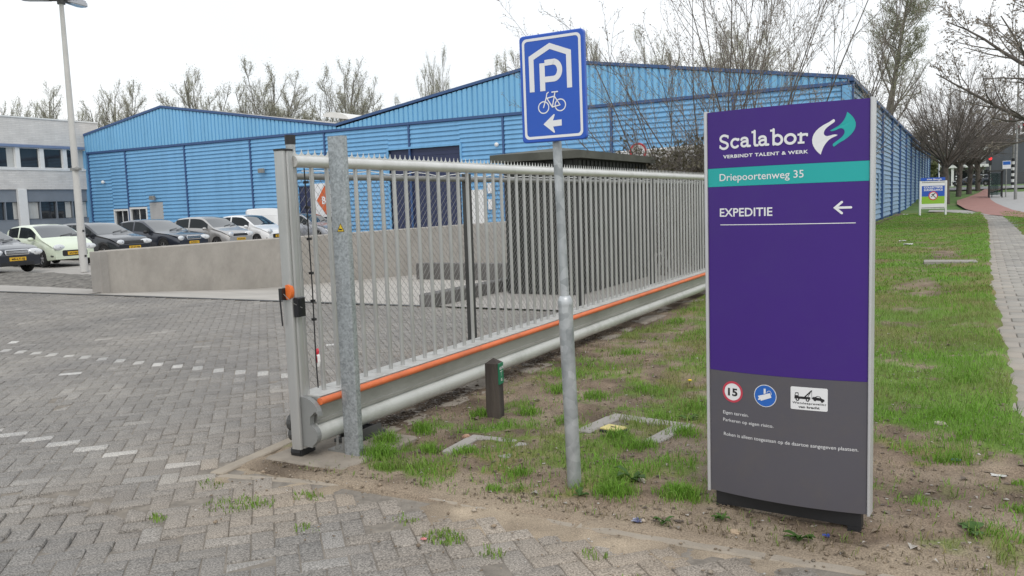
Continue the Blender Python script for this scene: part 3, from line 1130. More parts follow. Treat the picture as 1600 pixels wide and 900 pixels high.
# ------------------------------------------------------------ footpath slabs, cycle path, far road
def footpath():
    rng = np.random.default_rng(31)
    V, F, T = [], [], []
    s = .30
    y = 5.62
    row = 0
    while y < 58:
        xl = path_l(y)
        sx = .42 + .012 * y + (0.15 if row % 2 else 0) - .45
        for i in range(-1, 6):
            x0 = .36 + sx * 0 + i * s + (s / 2 if row % 2 else 0) + .5 * smooth01((y - 8) / 40)
            cx = x0 + s / 2
            if cx < xl - .25 or cx > path_r(y) + .25:
                continue
            dz = rng.normal(0, .003) + terrain(cx, y)
            g = .34 + rng.normal(0, .022) + .03 * fbm(cx, y, .5, 60)
            sand = max(0, 1 - abs(cx - xl) / .35) * .6
            c = np.array([g * 1.0, g * .955, g * .88]) * (1 - sand * .5) + np.array([.33, .26, .20]) * sand * .5
            b = len(V)
            e, ch = .004, .006
            for q, zz in ((e, -.05), (e, .016 - ch), (e + ch, .016)):
                V += [(x0 + q, y + q, zz + dz), (x0 + s - q, y + q, zz + dz), (x0 + s - q, y + s - q, zz + dz), (x0 + q, y + s - q, zz + dz)]
            F += [(b + 8, b + 9, b + 10, b + 11)] + [(b + k * 4 + i0, b + k * 4 + (i0 + 1) % 4, b + k * 4 + 4 + (i0 + 1) % 4, b + k * 4 + 4 + i0) for k in (0, 1) for i0 in range(4)]
            T += [c] * 12
        y += s
        row += 1
    o = np_mesh('footpath', np.array(V), [np.array(F)], SLABM)
    tones(o, np.array(T))
    tag(o, kind='structure')
footpath()

def loft_sheet(name, pts, mat, z):
    # triangulated fan over a grid-free polygon that follows the terrain
    o = link(name, [(x, y, z + terrain(x, y)) for x, y in pts], [tuple(range(len(pts)))], mat)
    return tag(o, kind='structure')
strip('cycle_path', [(2.22, 112), (1.2, 98), (.1, 88), (-.6, 83), (-.55, 76), (.07, 66.5), (1.2, 55), (2.6, 49), (5, 46), (14, 44)],
      [(4.3, 112), (2.3, 98), (2.0, 88), (1.95, 83), (2.15, 76), (2.45, 70), (2.75, 63), (3.2, 57), (5, 53), (14, 51)], REDP, .040)
strip('footpath_link', [(-2.2, 66.5), (-1.4, 66.3), (-.5, 65.5), (.2, 64)], [(-2.2, 63.5), (-1, 62), (.4, 57), (1.4, 53.2)], PARKM, .032)
strip('bus_stop_pavement', [(2.3, 98.0), (2.0, 88), (1.95, 83), (2.15, 76), (2.45, 70), (2.75, 63), (3.2, 57)],
      [(7.3, 98), (6.6, 88), (6.0, 83), (5.8, 76), (5.6, 70), (5.5, 63), (5.4, 57)], PLAZA, .036)
strip('main_road', [(7.6, 112), (7.3, 98), (6.6, 88), (6.0, 83), (5.8, 76), (5.6, 70), (5.5, 63), (5.4, 52), (5.4, 40), (5.2, -14)],
      [(15, 112), (15, 98), (15, 88), (15, 83), (15, 76), (15, 70), (15, 63), (15, 52), (15, 40), (15, -14)], ROADM, .030)
strip('cross_road', [(-60, 118), (-30, 118), (-4, 118), (3, 118), (12, 118), (40, 118)][::1], [(-60, 108), (-30, 108), (-4, 108), (3, 108), (12, 108), (40, 108)], ROADM, .046)
V = []
mb = MB()
for k in range(5):
    x0 = 5.9 + .9 * k
    mb.add([(x0, 86, .042 + terrain(x0, 86)), (x0 + .5, 86, .042 + terrain(x0 + .5, 86)), (x0 + .7, 94, .042 + terrain(x0, 94)), (x0 + .2, 94, .042 + terrain(x0, 94))], [(0, 1, 2, 3)])
tag(obj('crossing_stripes', mb, WHITE), kind='structure')
# ------------------------------------------------------------ retaining walls of the loading ramp
t = thing('retaining_wall', 'long bare concrete retaining wall with stained face beside the loading ramp', 'wall', (-16.5, 11.75, 0))
mb = MB()
r_ = random.Random(4)
ysw = [11.75 + .45 * k for k in range(54)]
for i in range(len(ysw) - 1):
    pass
prof = lambda y: [(-16.5, ramp_z(y) - .1), (-16.5, .862), (-16.522, .884), (-16.74, .884), (-16.75, .87), (-16.75, -.3)]
V = []
for y in ysw:
    V += [(x + .004 * fbm(y, z, 1.3, 2), y, z) for x, z in prof(y)]
F = []
for i in range(len(ysw) - 1):
    for k in range(5):
        F.append((i * 6 + k, (i + 1) * 6 + k, (i + 1) * 6 + k + 1, i * 6 + k + 1))
F.append((0, 1, 2, 3, 4, 5))
e = (len(ysw) - 1) * 6
F.append(tuple(e + k for k in (5, 4, 3, 2, 1, 0)))
mb.add(V, F)
obj('wall_body', mb, CONCW, t, angle=30)
mb = MB()
mb.cbox(-16.78, -16.44, 11.55, 11.745, -.2, .87, .01)
obj('end_pier', mb, CONC, t)

t = thing('ramp_edge_wall', 'low dark concrete wall edging the near side of the loading ramp', 'wall', (-7.6, 11.2, 0))
mb = MB()
mb.cbox(-7.72, -7.48, 11.0, 14.2, -.7, .2, .015)
obj('wall_body', mb, CONCD, t)
t = thing('ramp_block_wall', 'dark low concrete wall at the back of the loading ramp before the dock', 'wall', (-12, 21, 0))
mb = MB()
mb.cbox(-14.8, -11.0, 21.0, 21.3, -1.0, -.12, .015)
obj('wall_body', mb, CONCD, t)

# ------------------------------------------------------------ the blue hall
HX0, HX1, HY, HB = -51.9, -4.1, 36.15, 120.0
BAND, EAVE = 5.93, 6.11
hall = thing('blue_hall', 'long blue warehouse with two low gables and louvred cladding behind the gate', 'warehouse', (-28, HY, 0))
VAL = -30.3
def roof_z(x):
    if x < VAL:
        return 6.18 + min((x + 60) * 0, 0) + (8.33 - 6.18) * (1 - abs(x + 44.17) / 13.87)
    return 6.11 + (8.17 - 6.11) * (1 - abs(x + 17.2) / 13.1)
posts_x = [-51.7, -47.95, -42.4, -36.85, -31.2, -25.5, -19.9, -14.25, -8.7, -4.35]
# holes in the front louvres: (x0, x1, z0, z1)
HOLES = [(-26.85, -22.4, -1.2, 4.62), (-33.3, -30.6, .9, 2.95), (-49.5, -47.98, 0, 2.12), (-47.9, -46.2, 0, 2.2), (-45.95, -44.7, .2, 2.45)]
def louvre(mb, a0, a1, z0, z1, fr, pitch=.219, depth=.06):
    """sloping blades between a0 and a1: each leans out towards its lower lip and has a shadow gap under it."""
    n = max(1, int(round((z1 - z0) / pitch)))
    p = (z1 - z0) / n
    for k in range(n):
        b = z0 + k * p
        prof = [(.0, b + p), (depth, b + .050), (depth - .006, b + .030), (.004, b + .034), (.0, b)]
        vs = [fr(a, z, c) for a in (a0, a1) for c, z in prof]
        m = len(prof)
        mb.add(vs, [(i, i + 1, m + i + 1, m + i) for i in range(m - 1)] + [tuple(range(m)), tuple(range(2 * m - 1, m - 1, -1))])
frF = lambda a, z, c: (a, HY - c, z)
mb = MB()
ZB = .25
for i in range(len(posts_x) - 1):
    x0, x1 = posts_x[i] + .07, posts_x[i + 1] - .07
    cuts = sorted([h for h in HOLES if h[0] < x1 and h[1] > x0])
    if not cuts:
        louvre(mb, x0, x1, ZB, BAND - .1, frF)
        continue
    pz = .219
    x = x0
    for h in cuts:
        a, b = max(h[0], x0), min(h[1], x1)
        if a > x + .02:
            louvre(mb, x, a, ZB, BAND - .1, frF)
        zt = ZB + math.ceil((h[3] - ZB) / pz) * pz
        louvre(mb, a, b, h[3] + .03, BAND - .1, frF)
        x = b
    if x < x1 - .02:
        louvre(mb, x, x1, ZB, BAND - .1, frF)
obj('louvre_cladding', mb, LOUV, hall)
# wall core behind the louvres with the openings left out
mb = MB()
edges = sorted(set([HX0, HX1] + [h[0] for h in HOLES] + [h[1] for h in HOLES]))
for a, b in zip(edges[:-1], edges[1:]):
    hh = [h for h in HOLES if h[0] <= a + .01 and h[1] >= b - .01]
    mb.box(a, b, HY + .004, HY + .2, (hh[0][3] if hh else -1.2), BAND)
obj('wall_core', mb, NAVY, hall)
mb = MB()
mb.box(HX0, -26.9, HY - .075, HY + .002, -.1, .245)
mb.box(-22.35, HX1 - .02, HY - .075, HY + .002, -1.2, .245)
obj('plinth', mb, CONC, hall)
for x in posts_x:
    mb = MB()
    mb.box(x - .048, x + .048, HY - .085, HY, .25, BAND - .1)
    obj('post', mb, NAVY, hall)
mb = MB()
mb.box(HX0, HX1, HY - .10, HY, BAND - .07, BAND + .06)
obj('band', mb, NAVY, hall)
# ribbed gable sheets above the band
mb = MB()
x = HX0
pr = .30
V, F = [], []
while x < HX1 - .01:
    xe = min(x + pr, HX1)
    seq = [(x, .07), (x + .02, .0), (x + .085, .0), (x + .105, .07), (xe, .07)]
    b = len(V)
    for a, d in seq:
        V += [(a, HY - d - .02, BAND + .062), (a, HY - d - .02, max(BAND + .07, roof_z(a) - .06))]
    F += [(b + 2 * i, b + 2 * i + 2, b + 2 * i + 3, b + 2 * i + 1) for i in range(len(seq) - 1)]
    x = xe
mb.add(V, F)
obj('gable_sheet', mb, RIBB, hall)
# roof: two saddle roofs, verge trim
mb = MB()
pk = [(HX0 - .12, roof_z(HX0) - .02), (-44.17, 8.36), (VAL, 6.20), (-17.2, 8.20), (HX1 + .12, roof_z(HX1) + .0)]
V = [(x, y, z + dz + (.5 if (y > HY + 1 and x == VAL) else 0)) for y in (HY - .06, HB) for dz in (0, .07) for x, z in pk]
n = 5
F = []
for i in range(4):
    F += [(n + i, n + i + 1, 3 * n + i + 1, 3 * n + i), (i + 1, i, 2 * n + i, 2 * n + i + 1), (i, i + 1, n + i + 1, n + i)]
mb.add(V, F)
obj('roof', mb, ROOFG, hall)
mb = MB()
for i in range(4):
    (xa, za), (xb, zb) = pk[i], pk[i + 1]
    mb.add([(xa, HY - .14, za - .06), (xb, HY - .14, zb - .06), (xb, HY - .14, zb + .08), (xa, HY - .14, za + .08), (xa, HY - .062, za - .06), (xb, HY - .062, zb - .06), (xb, HY - .062, zb + .08), (xa, HY - .062, za + .08)],
           [(0, 1, 2, 3), (7, 6, 5, 4), (3, 2, 6, 7), (0, 4, 5, 1), (1, 5, 6, 2), (0, 3, 7, 4)])
obj('verge_trim', mb, NAVY, hall)
for y0 in (40, 47, 54, 61):
    mb = MB()
    pa = arc(-33.6, 6.62, 1.0, .34, 0, 180, 10)
    mb.add([(x, y, z + (x + 30.3) * -.154 * 1) for y in (y0, y0 + 4.6) for x, z in pa], [(i, i + 1, 11 + i + 1, 11 + i) for i in range(10)] + [tuple(range(10, -1, -1)), tuple(range(11, 22))])
    obj('rooflight', mb, ROOFL, hall, smooth=False)
# side wall along the verge
frS = lambda a, z, c: (HX1 + c, a, z)
mb = MB()
ys_ = [HY + .1, 43.4, 50.3, 57.2, 64.4, 71.2, 78, 84.8, 91.6, 98.4, 105.2, 112, 119.9]
for a, b in zip(ys_[:-1], ys_[1:]):
    louvre(mb, a + .09, b - .09, .1 + 0 * a, 5.95, frS, pitch=.27, depth=.06)
obj('side_louvre', mb, LOUVS, hall)
mb = MB()
mb.box(HX1 - .2, HX1 - .004, HY + .21, HB, -.3, 6.05)
mb.box(HX0, HX0 + .2, HY + .21, HB, -.3, 6.05)
mb.box(HX0, HX1, HB, HB + .2, -.3, 6.05)
obj('rear_wall', mb, NAVY, hall)
for y in ys_:
    mb = MB()
    mb.box(HX1 - .002, HX1 + .15, y - .085, y + .085, -.2, 5.98)
    obj('pilaster', mb, NAVY, hall)
mb = MB()
mb.box(HX1 - .05, HX1 + .17, HY - .15, HB, 5.98, 6.09)
obj('gutter', mb, NAVY, hall)
mb = MB()
mb.box(HX1 - .28, HX1 + .07, HY - .11, HY + .10, .2, 5.83)
obj('corner_trim', mb, LOUV, hall)
mb = MB()
mb.box(HX0 - .45, HX0 + .06, HY - .16, HY + .2, -.05, 6.1)
obj('corner_trim', mb, LOUV, hall)
for y0 in (48.2, 51.2):
    mb = MB()
    mb.box(HX1 + .062, HX1 + .09, y0, y0 + 1.0, 1.1, 2.5)
    obj('side_window', mb, LOUVS, hall)
# doors, windows, lamps on the front
mb = MB()
for k in range(30):
    z0 = -1.2 + k * .194
    mb.box(-26.85, -22.4, HY + .05 + (0.012 if k % 2 else 0), HY + .14, z0, z0 + .19)
d = obj('roller_door', mb, DOORN, hall)
mb = MB()
mb.box(-26.95, -26.85, HY - .10, HY + .06, -1.2, 4.72)
mb.box(-22.4, -22.3, HY - .10, HY + .06, -1.2, 4.72)
mb.box(-26.85, -22.4, HY - .10, HY + .06, 4.62, 4.72)
obj('door_frame', mb, LOUV, d)
mb = MB()
for k in range(10):
    mb.box(-33.3, -30.6, HY + .04 + (0.01 if k % 2 else 0), HY + .13, .9 + k * .205, 1.1 + k * .205)
d = obj('dock_door', mb, DOORN, hall)
for x0, x1, z0, z1, nm in ((-49.5, -47.98, 0, 2.12, 'entrance'), (-47.9, -46.2, 0, 2.2, 'entrance')):
    mb = MB()
    mb.box(x0 + .12, x1 - .12, HY + .05, HY + .08, z0 + .05, z1 - .12)
    g = obj('window', mb, GLASS, hall)
    mb = MB()
    mb.box(x0, x0 + .12, HY - .07, HY + .1, z0, z1)
    mb.box(x1 - .12, x1, HY - .07, HY + .1, z0, z1)
    mb.box(x0 + .12, x1 - .12, HY - .07, HY + .1, z1 - .12, z1)
    mb.box((x0 + x1) / 2 - .03, (x0 + x1) / 2 + .03, HY + .02, HY + .1, z0, z1 - .12)
    obj('frame', mb, OFRAME, g)
mb = MB()
mb.box(-45.95, -44.7, HY - .04, HY + .06, .2, 2.45)
mb.box(-44.9, -44.85, HY - .08, HY - .04, 1.1, 1.25)
obj('grey_door', mb, M('grey_steel_door', (.42, .42, .42), .5, 0, .05), hall)
mb = MB()
mb.box(-22.1, -21.0, HY - .14, HY - .06, .6, 2.35)
obj('white_door', mb, WHITE, hall)
for z0 in (1.35, 2.15):
    mb = MB()
    mb.box(-20.85, -20.45, HY - .12, HY - .08, z0, z0 + .5)
    obj('notice_board', mb, WHITEM, hall)
for x, z, big in ((-50.17, 3.94, 0), (-45.35, 2.75, 1), (-35.82, 4.0, 1), (-20.2, 4.5, 0)):
    mb = MB()
    if big:
        mb.box(x - .05, x + .05, HY - .22, HY - .06, z - .05, z + .05)
        mb.cbox(x - .22, x + .22, HY - .38, HY - .2, z - .13, z + .12, .03)
    else:
        mb.box(x - .04, x + .04, HY - .16, HY - .06, z - .04, z + .04)
        mb.ball((x, HY - .2, z), .11, .11, .11)
    obj('wall_lamp', mb, GALVD if big else WHITE, hall)

# dock letter board hung on the front of the hall
t = thing('dock_sign', 'white board with an orange diamond bearing a white letter b over the dock door', 'sign', (-31.3, HY - .15, 1.2))
mb = MB()
mb.box(-32.0, -30.4, HY - .17, HY - .13, 1.22, 3.08)
obj('board', mb, WHITEM, t)
frD = plane_frame((-31.25, HY - .172, 2.15), (1, 0, 0), (0, 0, 1))
mb = MB()
poly(mb, [(-.62, 0), (0, -.82), (.36, -.34), (.16, 0), (.36, .34), (0, .82)], frD, .002)
obj('orange_diamond', mb, M('diamond_orange', (.62, .13, .04), .5, 0, .04), t)
mb = MB()
text(mb, 'B', -.24, .04, -.2, .42, frD, .005, .03)
obj('dock_letter', mb, WHITEM, t)
mb = MB()
text(mb, '036', .30, .56, .5, .12, frD, .005) if False else None

# ------------------------------------------------------------ brick office beside the hall
OX = -51.9
off = thing('brick_office', 'two storey office of grey painted brick with ribbon windows beside the blue hall', 'office building', (OX, 24, 0))
def bands(z0, z1, mat, nm, d=0., y0=4., y1=36.0):
    mb = MB()
    mb.box(OX - .35 + d, OX + d, y0, y1, z0, z1)
    return obj(nm, mb, mat, off)
bands(6.34, 7.98, OBRICK, 'parapet_wall', 0, 4, 37.1)
bands(3.54, 4.74, OBRICK, 'brick_band')
mb = MB()
mb.box(OX - .4, OX + .05, 4, 37.15, 7.98, 8.06)
obj('coping', mb, OFRAME, off)
mb = MB()
mb.box(OX - 12, OX - .4, 4, 36.0, 7.7, 7.8)
obj('roof', mb, ROOFG, off)
mb = MB()
mb.box(OX - 12, OX - 11.7, 4, 36.0, 0, 7.7)
mb.box(OX - 11.7, OX - .36, 4, 4.3, 0, 7.7)
mb.box(OX - 11.7, OX - 2.5, 35.8, 36.1, 0, 7.7)
obj('rear_wall', mb, OBRICK, off)
mb = MB()
mb.box(OX - .36, OX + .06, 4, 36.0, 6.17, 6.338)
obj('blue_fascia', mb, OBLUE, off)
mb = MB()
mb.box(OX - .3, OX + .04, 4, 36.0, 4.742, 4.86)
obj('sill_band', mb, OFRAME, off)
y = 36.05
k = 0
rr = random.Random(9)
while y > 5:
    y1_, y0_ = y, y - 1.28
    mb = MB()
    mb.box(OX - .26, OX - .20, y0_ + .05, y1_ - .05, 4.93, 6.11)
    wn = obj('window', mb, GLASS, off)
    mb = MB()
    for a, b, c, d in ((y0_, y0_ + .05, 4.88, 6.165), (y1_ - .05, y1_, 4.88, 6.165), (y0_ + .05, y1_ - .05, 4.88, 4.93), (y0_ + .05, y1_ - .05, 6.11, 6.165)):
        mb.box(OX - .3, OX - .12, a, b, c, d)
    obj('frame', mb, OFRAME, wn)
    if k in (0, 3):
        mb = MB()
        for q in range(6):
            mb.box(OX - .195 - .01 * (q % 2), OX - .19, y1_ - .06 - .07 * (q + 1), y1_ - .06 - .07 * q, 4.94, 6.10)
        obj('curtain', mb, CURT, wn)
    mb = MB()
    mb.box(OX - .3, OX - .05, y0_ - .277, y0_ - .003, 4.862, 6.168)
    obj('mullion_panel', mb, OFRAME, off)
    y -= 1.56
    k += 1
# ground floor: grey spandrels, narrow windows, white columns
mb = MB()
mb.box(OX - .32, OX - .10, 4, 36.0, 2.80, 3.538)
mb.box(OX - .32, OX - .10, 4, 36.0, .05, 1.62)
obj('spandrel', mb, OGREY, off)
y = 36.0
k = 0
while y > 5:
    mb = MB()
    mb.box(OX - .30, OX - .24, y - 1.05, y - .02, 1.66, 2.76)
    wn = obj('window', mb, GLASS, off)
    mb = MB()
    for a, b, c, d in ((y - 1.11, y - 1.05, 1.622, 2.798), (y - 1.05, y - .02, 1.622, 1.66), (y - 1.05, y - .02, 2.76, 2.798)):
        mb.box(OX - .33, OX - .08, a, b, c, d)
    obj('frame', mb, OGREY, wn)
    if k in (0, 1, 3, 4, 6, 9):
        mb = MB()
        wd = .5 if k in (0, 4) else .38 if k == 1 else .85
        for q in range(7):
            ya = y - .05 - (wd / 7) * q
            mb.box(OX - .236, OX - .225 - .012 * (q % 2), ya - wd / 7, ya, 1.69, 2.73)
        obj('curtain', mb, CURT, wn)
    y -= 1.11
    k += 1
for y in (31.5, 25.9, 20.3, 14.7, 9.1):
    mb = MB()
    mb.cbox(OX - .1, OX + .12, y - .28, y + .28, 0, 3.535, .01)
    obj('column', mb, OFRAME, off)
# ------------------------------------------------------------ the sliding gate
GX = -3.72
gate = thing('sliding_gate', 'long silver sliding gate of upright bars with spiked top rail and orange safety edge', 'gate', (GX, 3.95, 0))
Y0, Y1 = 4.0, 16.0
mb = MB()
# leading post: two rounded profiles side by side
def rounded(x0, x1, y0, y1, r, n=4):
    return rrect(x0, x1, y0, y1, r, n)
mb.prism(rounded(-3.792, -3.7135, 3.905, 3.938, .014), .075, 1.975)
mb.prism(rounded(-3.790, -3.7115, 3.9395, 4.0, .016), .075, 1.975)
post = obj('leading_post', mb, ALU, gate, angle=40)
mb = MB()
mb.prism(rounded(-3.795, -3.709, 3.902, 4.003, .016), 1.975, 1.988)
obj('post_cap', mb, BLACK, post, angle=40)
mb = MB()
mb.tube([(-3.72, Y0, 1.910), (-3.72, Y1, 1.910)], .037, 16)
obj('top_rail', mb, ALUW, gate, angle=50)
# spike strip
mb = MB()
frG = lambda a, z, c: (GX - .012 + c, a, z)
p = .0625
n = int((Y1 - Y0) / p)
top = []
for k in range(n):
    a = Y0 + k * p
    top += [(a, 1.955), (a + .32 * p, 1.963), (a + .44 * p, 1.976), (a + .5 * p, 1.992), (a + .56 * p, 1.976), (a + .68 * p, 1.963)]
top.append((Y0 + n * p, 1.955))
V, F = [], []
for a, z in top:
    V += [frG(a, 1.943, 0), frG(a, z, 0), frG(a, z, .003), frG(a, 1.943, .003)]
for i in range(len(top) - 1):
    b = 4 * i
    F += [(b, b + 4, b + 5, b + 1), (b + 1, b + 5, b + 6, b + 2), (b + 2, b + 6, b + 7, b + 3)]
mb.add(V, F)
obj('spike_strip', mb, ALUW, gate)
for k in range(80):
    mb = MB()
    y = 4.163 + .148 * k
    mb.tube([(GX, y, .405), (GX, y, 1.885)], .0150, 10, cap=False)
    obj('bar', mb, ALU, gate, smooth=True)
mb = MB()
mb.tube([(GX - .035, 4.03, .405), (GX - .035, 4.03, 1.885)], .024, 12, cap=False)
obj('end_bar', mb, ALU, gate, smooth=True)
# bottom beam, extruded profile
mb = MB()
prof = [(-3.84, .18), (-3.84, .40), (-3.815, .41), (-3.625, .41), (-3.605, .402), (-3.612, .36), (-3.634, .345), (-3.634, .262), (-3.626, .258), (-3.626, .236), (-3.65, .225), (-3.70, .18)]
vs = [(x, y, z) for y in (3.99, Y1) for x, z in prof]
m = len(prof)
mb.add(vs, [(i, (i + 1) % m, m + (i + 1) % m, m + i) for i in range(m)] + [tuple(range(m - 1, -1, -1)), tuple(range(m, 2 * m))])
obj('bottom_beam', mb, BEAM, gate)
mb = MB()
V, F = [], []
for k in range(48):
    y = Y0 + k * .25
    mb.box(-3.83, -3.612, y + .004, min(y + .246, Y1), .4105, .4135)
obj('cover_plate', mb, M('dusty_cover', (.50, .495, .475), .6, .2, .15, 9, tint=(.34, .32, .28), tscale=6, tamt=.5), gate)
mb = MB()
mb.tube([(-3.600, 3.985, .384), (-3.600, Y1, .384)], .0235, 14)
obj('safety_edge', mb, ORANGE, gate, angle=50)
mb = MB()
mb.tube([(-3.668, 3.96, .170), (-3.668, Y1, .170)], .068, 22)
obj('guide_tube', mb, M('guide_tube_coat', (.56, .57, .54), .4, .2, .06, 2, tint=(.26, .27, .23), tscale=2.2, tamt=.5), gate, angle=50)
# end caps in cast grey
mb = MB()
frC = lambda a, z, c: (a, 3.935 + c, z)
prof = [(-3.80, .10), (-3.80, .415), (-3.70, .415)] + arc(-3.70, .30, .125, .115, 90, 0, 6) + [(-3.60, .33), (-3.645, .29), (-3.65, .235)] + arc(-3.68, .17, .088, .075, 60, -60, 8) + [(-3.64, .09)]
mb.prism(prof, 0, .04, frC)
obj('end_cap', mb, M('cast_cap', (.27, .275, .27), .45, .3, .1), gate)
mb = MB()
mb.tube([(-3.83, 3.97, .235), (-3.795, 3.97, .235)], .06, 14)
mb.tube([(-3.83, 3.97, .16), (-3.795, 3.97, .16)], .05, 14)
obj('end_buffer', mb, DARK, gate)
mb = MB()
mb.tube([(-3.82, 3.97, .045), (-3.74, 3.97, .045)], .045, 14)
mb.box(-3.80, -3.73, 3.93, 4.06, .03, .10)
obj('end_roller', mb, BLACK, gate)
# small things fixed to the leading post
mb = MB()
frB = lambda a, z, c: (a + .045, 3.902 - c, z)
mb.prism(arc(-3.775, 1.095, .029, .047, -95, 95, 12) + [(-3.790, 1.138), (-3.790, 1.052)], -.02, .012, frB)
b_ = obj('orange_sensor', mb, M('sensor_orange', (.78, .17, .03), .45, 0, .05), gate)
mb = MB()
mb.box(-3.775, -3.7475, 3.86, 3.91, 1.045, 1.120)
mb.tube([(-3.785, 3.88, 1.045), (-3.782, 3.885, .88)], .005, 6)
obj('sensor_box', mb, BLACK, b_)
mb = MB()
mb.cbox(-3.7105, -3.672, 3.912, 3.988, .935, 1.058, .006)
obj('control_box', mb, M('glossy_black', (.014, .014, .017), .2, 0, .05), gate)
mb = MB()
mb.tube([(-3.745, 3.872, 1.085), (-3.69, 3.885, 1.03), (-3.669, 3.95, .99)], .0022, 6)
obj('sensor_cable', mb, GALVD, gate)
mb = MB()
mb.tube([(-3.695, 4.07, 1.87), (-3.690, 4.07, 1.5), (-3.685, 4.07, 1.1), (-3.69, 4.07, .62), (-3.685, 4.07, .45)], .0045, 6)
for z in (1.78, 1.62, 1.42, 1.2, 1.02, .9):
    mb.box(-3.70, -3.675, 4.06, 4.082, z - .008, z + .008)
obj('black_cable', mb, BLACK, gate)
mb = MB()
frT = plane_frame((-3.633, 4.32, .30), (0, 1, 0), (0, 0, 1))
poly(mb, [(-.022, 0), (0, -.033), (.022, 0), (0, .033)], frT, .002)
obj('diamond_sticker', mb, SRED, gate)
mb = MB()
for y in (4.3, 7.2, 10.4, 13.5):
    pass
t = thing('hazard_tape', 'scrap of red and white hazard tape tied to the gate bars near its post', 'tape', (-3.74, 4.1, .64))
for nm, mt, pts in (('red_strip', SRED, [(-3.705, 4.10, .70), (-3.685, 4.085, .685), (-3.69, 4.08, .64), (-3.695, 4.09, .61)]), ('white_strip', WHITE, [(-3.70, 4.09, .68), (-3.675, 4.08, .655), (-3.672, 4.078, .62), (-3.683, 4.08, .585), (-3.692, 4.09, .57)])):
    mb = MB()
    vs = []
    for x, y, z in pts:
        vs += [(x - .008, y - .004, z), (x + .008, y + .004, z + .004), (x + .008, y + .006, z + .004), (x - .008, y - .002, z)]
    for i in range(len(pts) - 1):
        b = 4 * i
        mb.add(vs[b:b + 8], [(0, 1, 5, 4), (1, 2, 6, 5), (2, 3, 7, 6), (3, 0, 4, 7)])
    obj(nm, mb, mt, t)

# guide post with its sticker, base plate and bolts
t = thing('gate_guide_post', 'stout square galvanised post standing before the gate with a yellow warning sticker', 'post', (-3.43, 4.12, 0))
mb = MB()
mb.prism(rrect(-3.505, -3.385, 4.08, 4.135, .010, 3), .02, 2.055)
obj('post_body', mb, GALV, t, angle=40)
mb = MB()
mb.box(-3.66, -3.51, 4.10, 4.24, .02, .034)
mb.tube([(-3.60, 4.13, .034), (-3.60, 4.13, .12)], .009, 8)
mb.tube([(-3.60, 4.13, .036), (-3.60, 4.13, .055)], .018, 6)
mb.box(-3.545, -3.512, 4.11, 4.16, .035, .12)
obj('base_plate', mb, GALVD, t)
frS_ = plane_frame((-3.432, 4.0795, 1.487), (1, 0, 0), (0, 0, 1))
mb = MB()
poly(mb, [(-.030, -.026), (.030, -.026), (0, .030)], frS_, .0008)
st = obj('warning_sticker', mb, YELLOW, t)
mb = MB()
ribbon(mb, [(-.027, -.0245), (.027, -.0245), (0, .0265)], .003, frS_, .0014, closed=True)
poly(mb, [(-.013, -.016), (.013, -.016), (.013, -.009), (-.002, -.007), (-.013, -.004)], frS_, .0016)
obj('sticker_symbol', mb, SBLACK, st)

# concrete footing under the gate end
t = thing('concrete_footing', 'flat worn concrete slab set in the soil under the end of the gate', 'concrete slab', (-3.6, 4.2, 0))
mb = MB()
mb.cbox(-3.96, -3.30, 3.83, 4.62, -.08, .022, .012)
mb.box(-3.9, -3.55, 4.63, 16, -.06, .012)
obj('slab', mb, M('dusty_footing', (.27, .235, .195), .95, 0, .2, 5, .4, 30), t)
t = thing('roller_stand', 'dark steel roller stand carrying the gate tube just past its end', 'bracket', (-3.66, 4.35, 0))
mb = MB()
mb.box(-3.76, -3.58, 4.28, 4.62, .022, .045)
mb.box(-3.755, -3.74, 4.33, 4.58, .045, .098)
mb.box(-3.60, -3.585, 4.33, 4.58, .045, .098)
obj('stand_frame', mb, DARK, t)
for y in (4.38, 4.53):
    mb = MB()
    mb.tube([(-3.735, y, .072), (-3.605, y, .072)], .026, 10)
    obj('roller', mb, BLACK, t)

# ------------------------------------------------------------ chain-link fence behind the gate
FX = -4.2
fence = thing('chain_link_fence', 'grey chain link fence on steel posts standing close behind the sliding gate', 'fence', (FX, 4.55, 0))
mb = MB()
mb.tube([(FX, 4.50, 0), (FX, 4.50, 2.07)], .034, 14)
pz_ = obj('end_post', mb, GALV2, fence, angle=50)
mb = MB()
mb.tube([(FX, 4.50, 2.07), (FX, 4.50, 2.135)], .038, 14)
obj('post_cap', mb, BLACK, pz_, angle=50)
for y in (6.86, 9.5, 12.2, 14.9):
    mb = MB()
    mb.prism(rrect(FX - .035, FX + .035, y - .035, y + .035, .008, 2), 0, 1.90)
    obj('post', mb, DARK, fence)  # dark colour puts the shade of the posts' unlit side into the steel
mb = MB()
mb.tube([(FX, 4.50, 1.845), (FX, 16.2, 1.845)], .024, 10)
obj('top_rail', mb, GALVD, fence, angle=50)
mb = MB()
ya, yb, za, zb = 4.55, 16.2, .06, 1.88
s = .068
def wire(p, q, x, r=.0011):
    d = (Vector(q) - Vector(p)).normalized()
    nrm = Vector((-d.y, d.x))
    P = [Vector(p), Vector(q)]
    vs = []
    for c in P:
        vs += [(x - r, c.x + nrm.x * r, c.y + nrm.y * r), (x - r, c.x - nrm.x * r, c.y - nrm.y * r), (x + r * 1.2, c.x, c.y)]
    mb.add(vs, [(0, 1, 4, 3), (1, 2, 5, 4), (2, 0, 3, 5)])
c = ya - zb
while c < yb:
    # y - z = c
    z0, z1 = za, zb
    y0, y1 = c + z0, c + z1
    if y0 < ya:
        z0, y0 = ya - c, ya
    if y1 > yb:
        z1, y1 = yb - c, yb
    if z1 > z0 + .02:
        wire((y0, z0), (y1, z1), FX - .030)
    c += s
c = ya + za
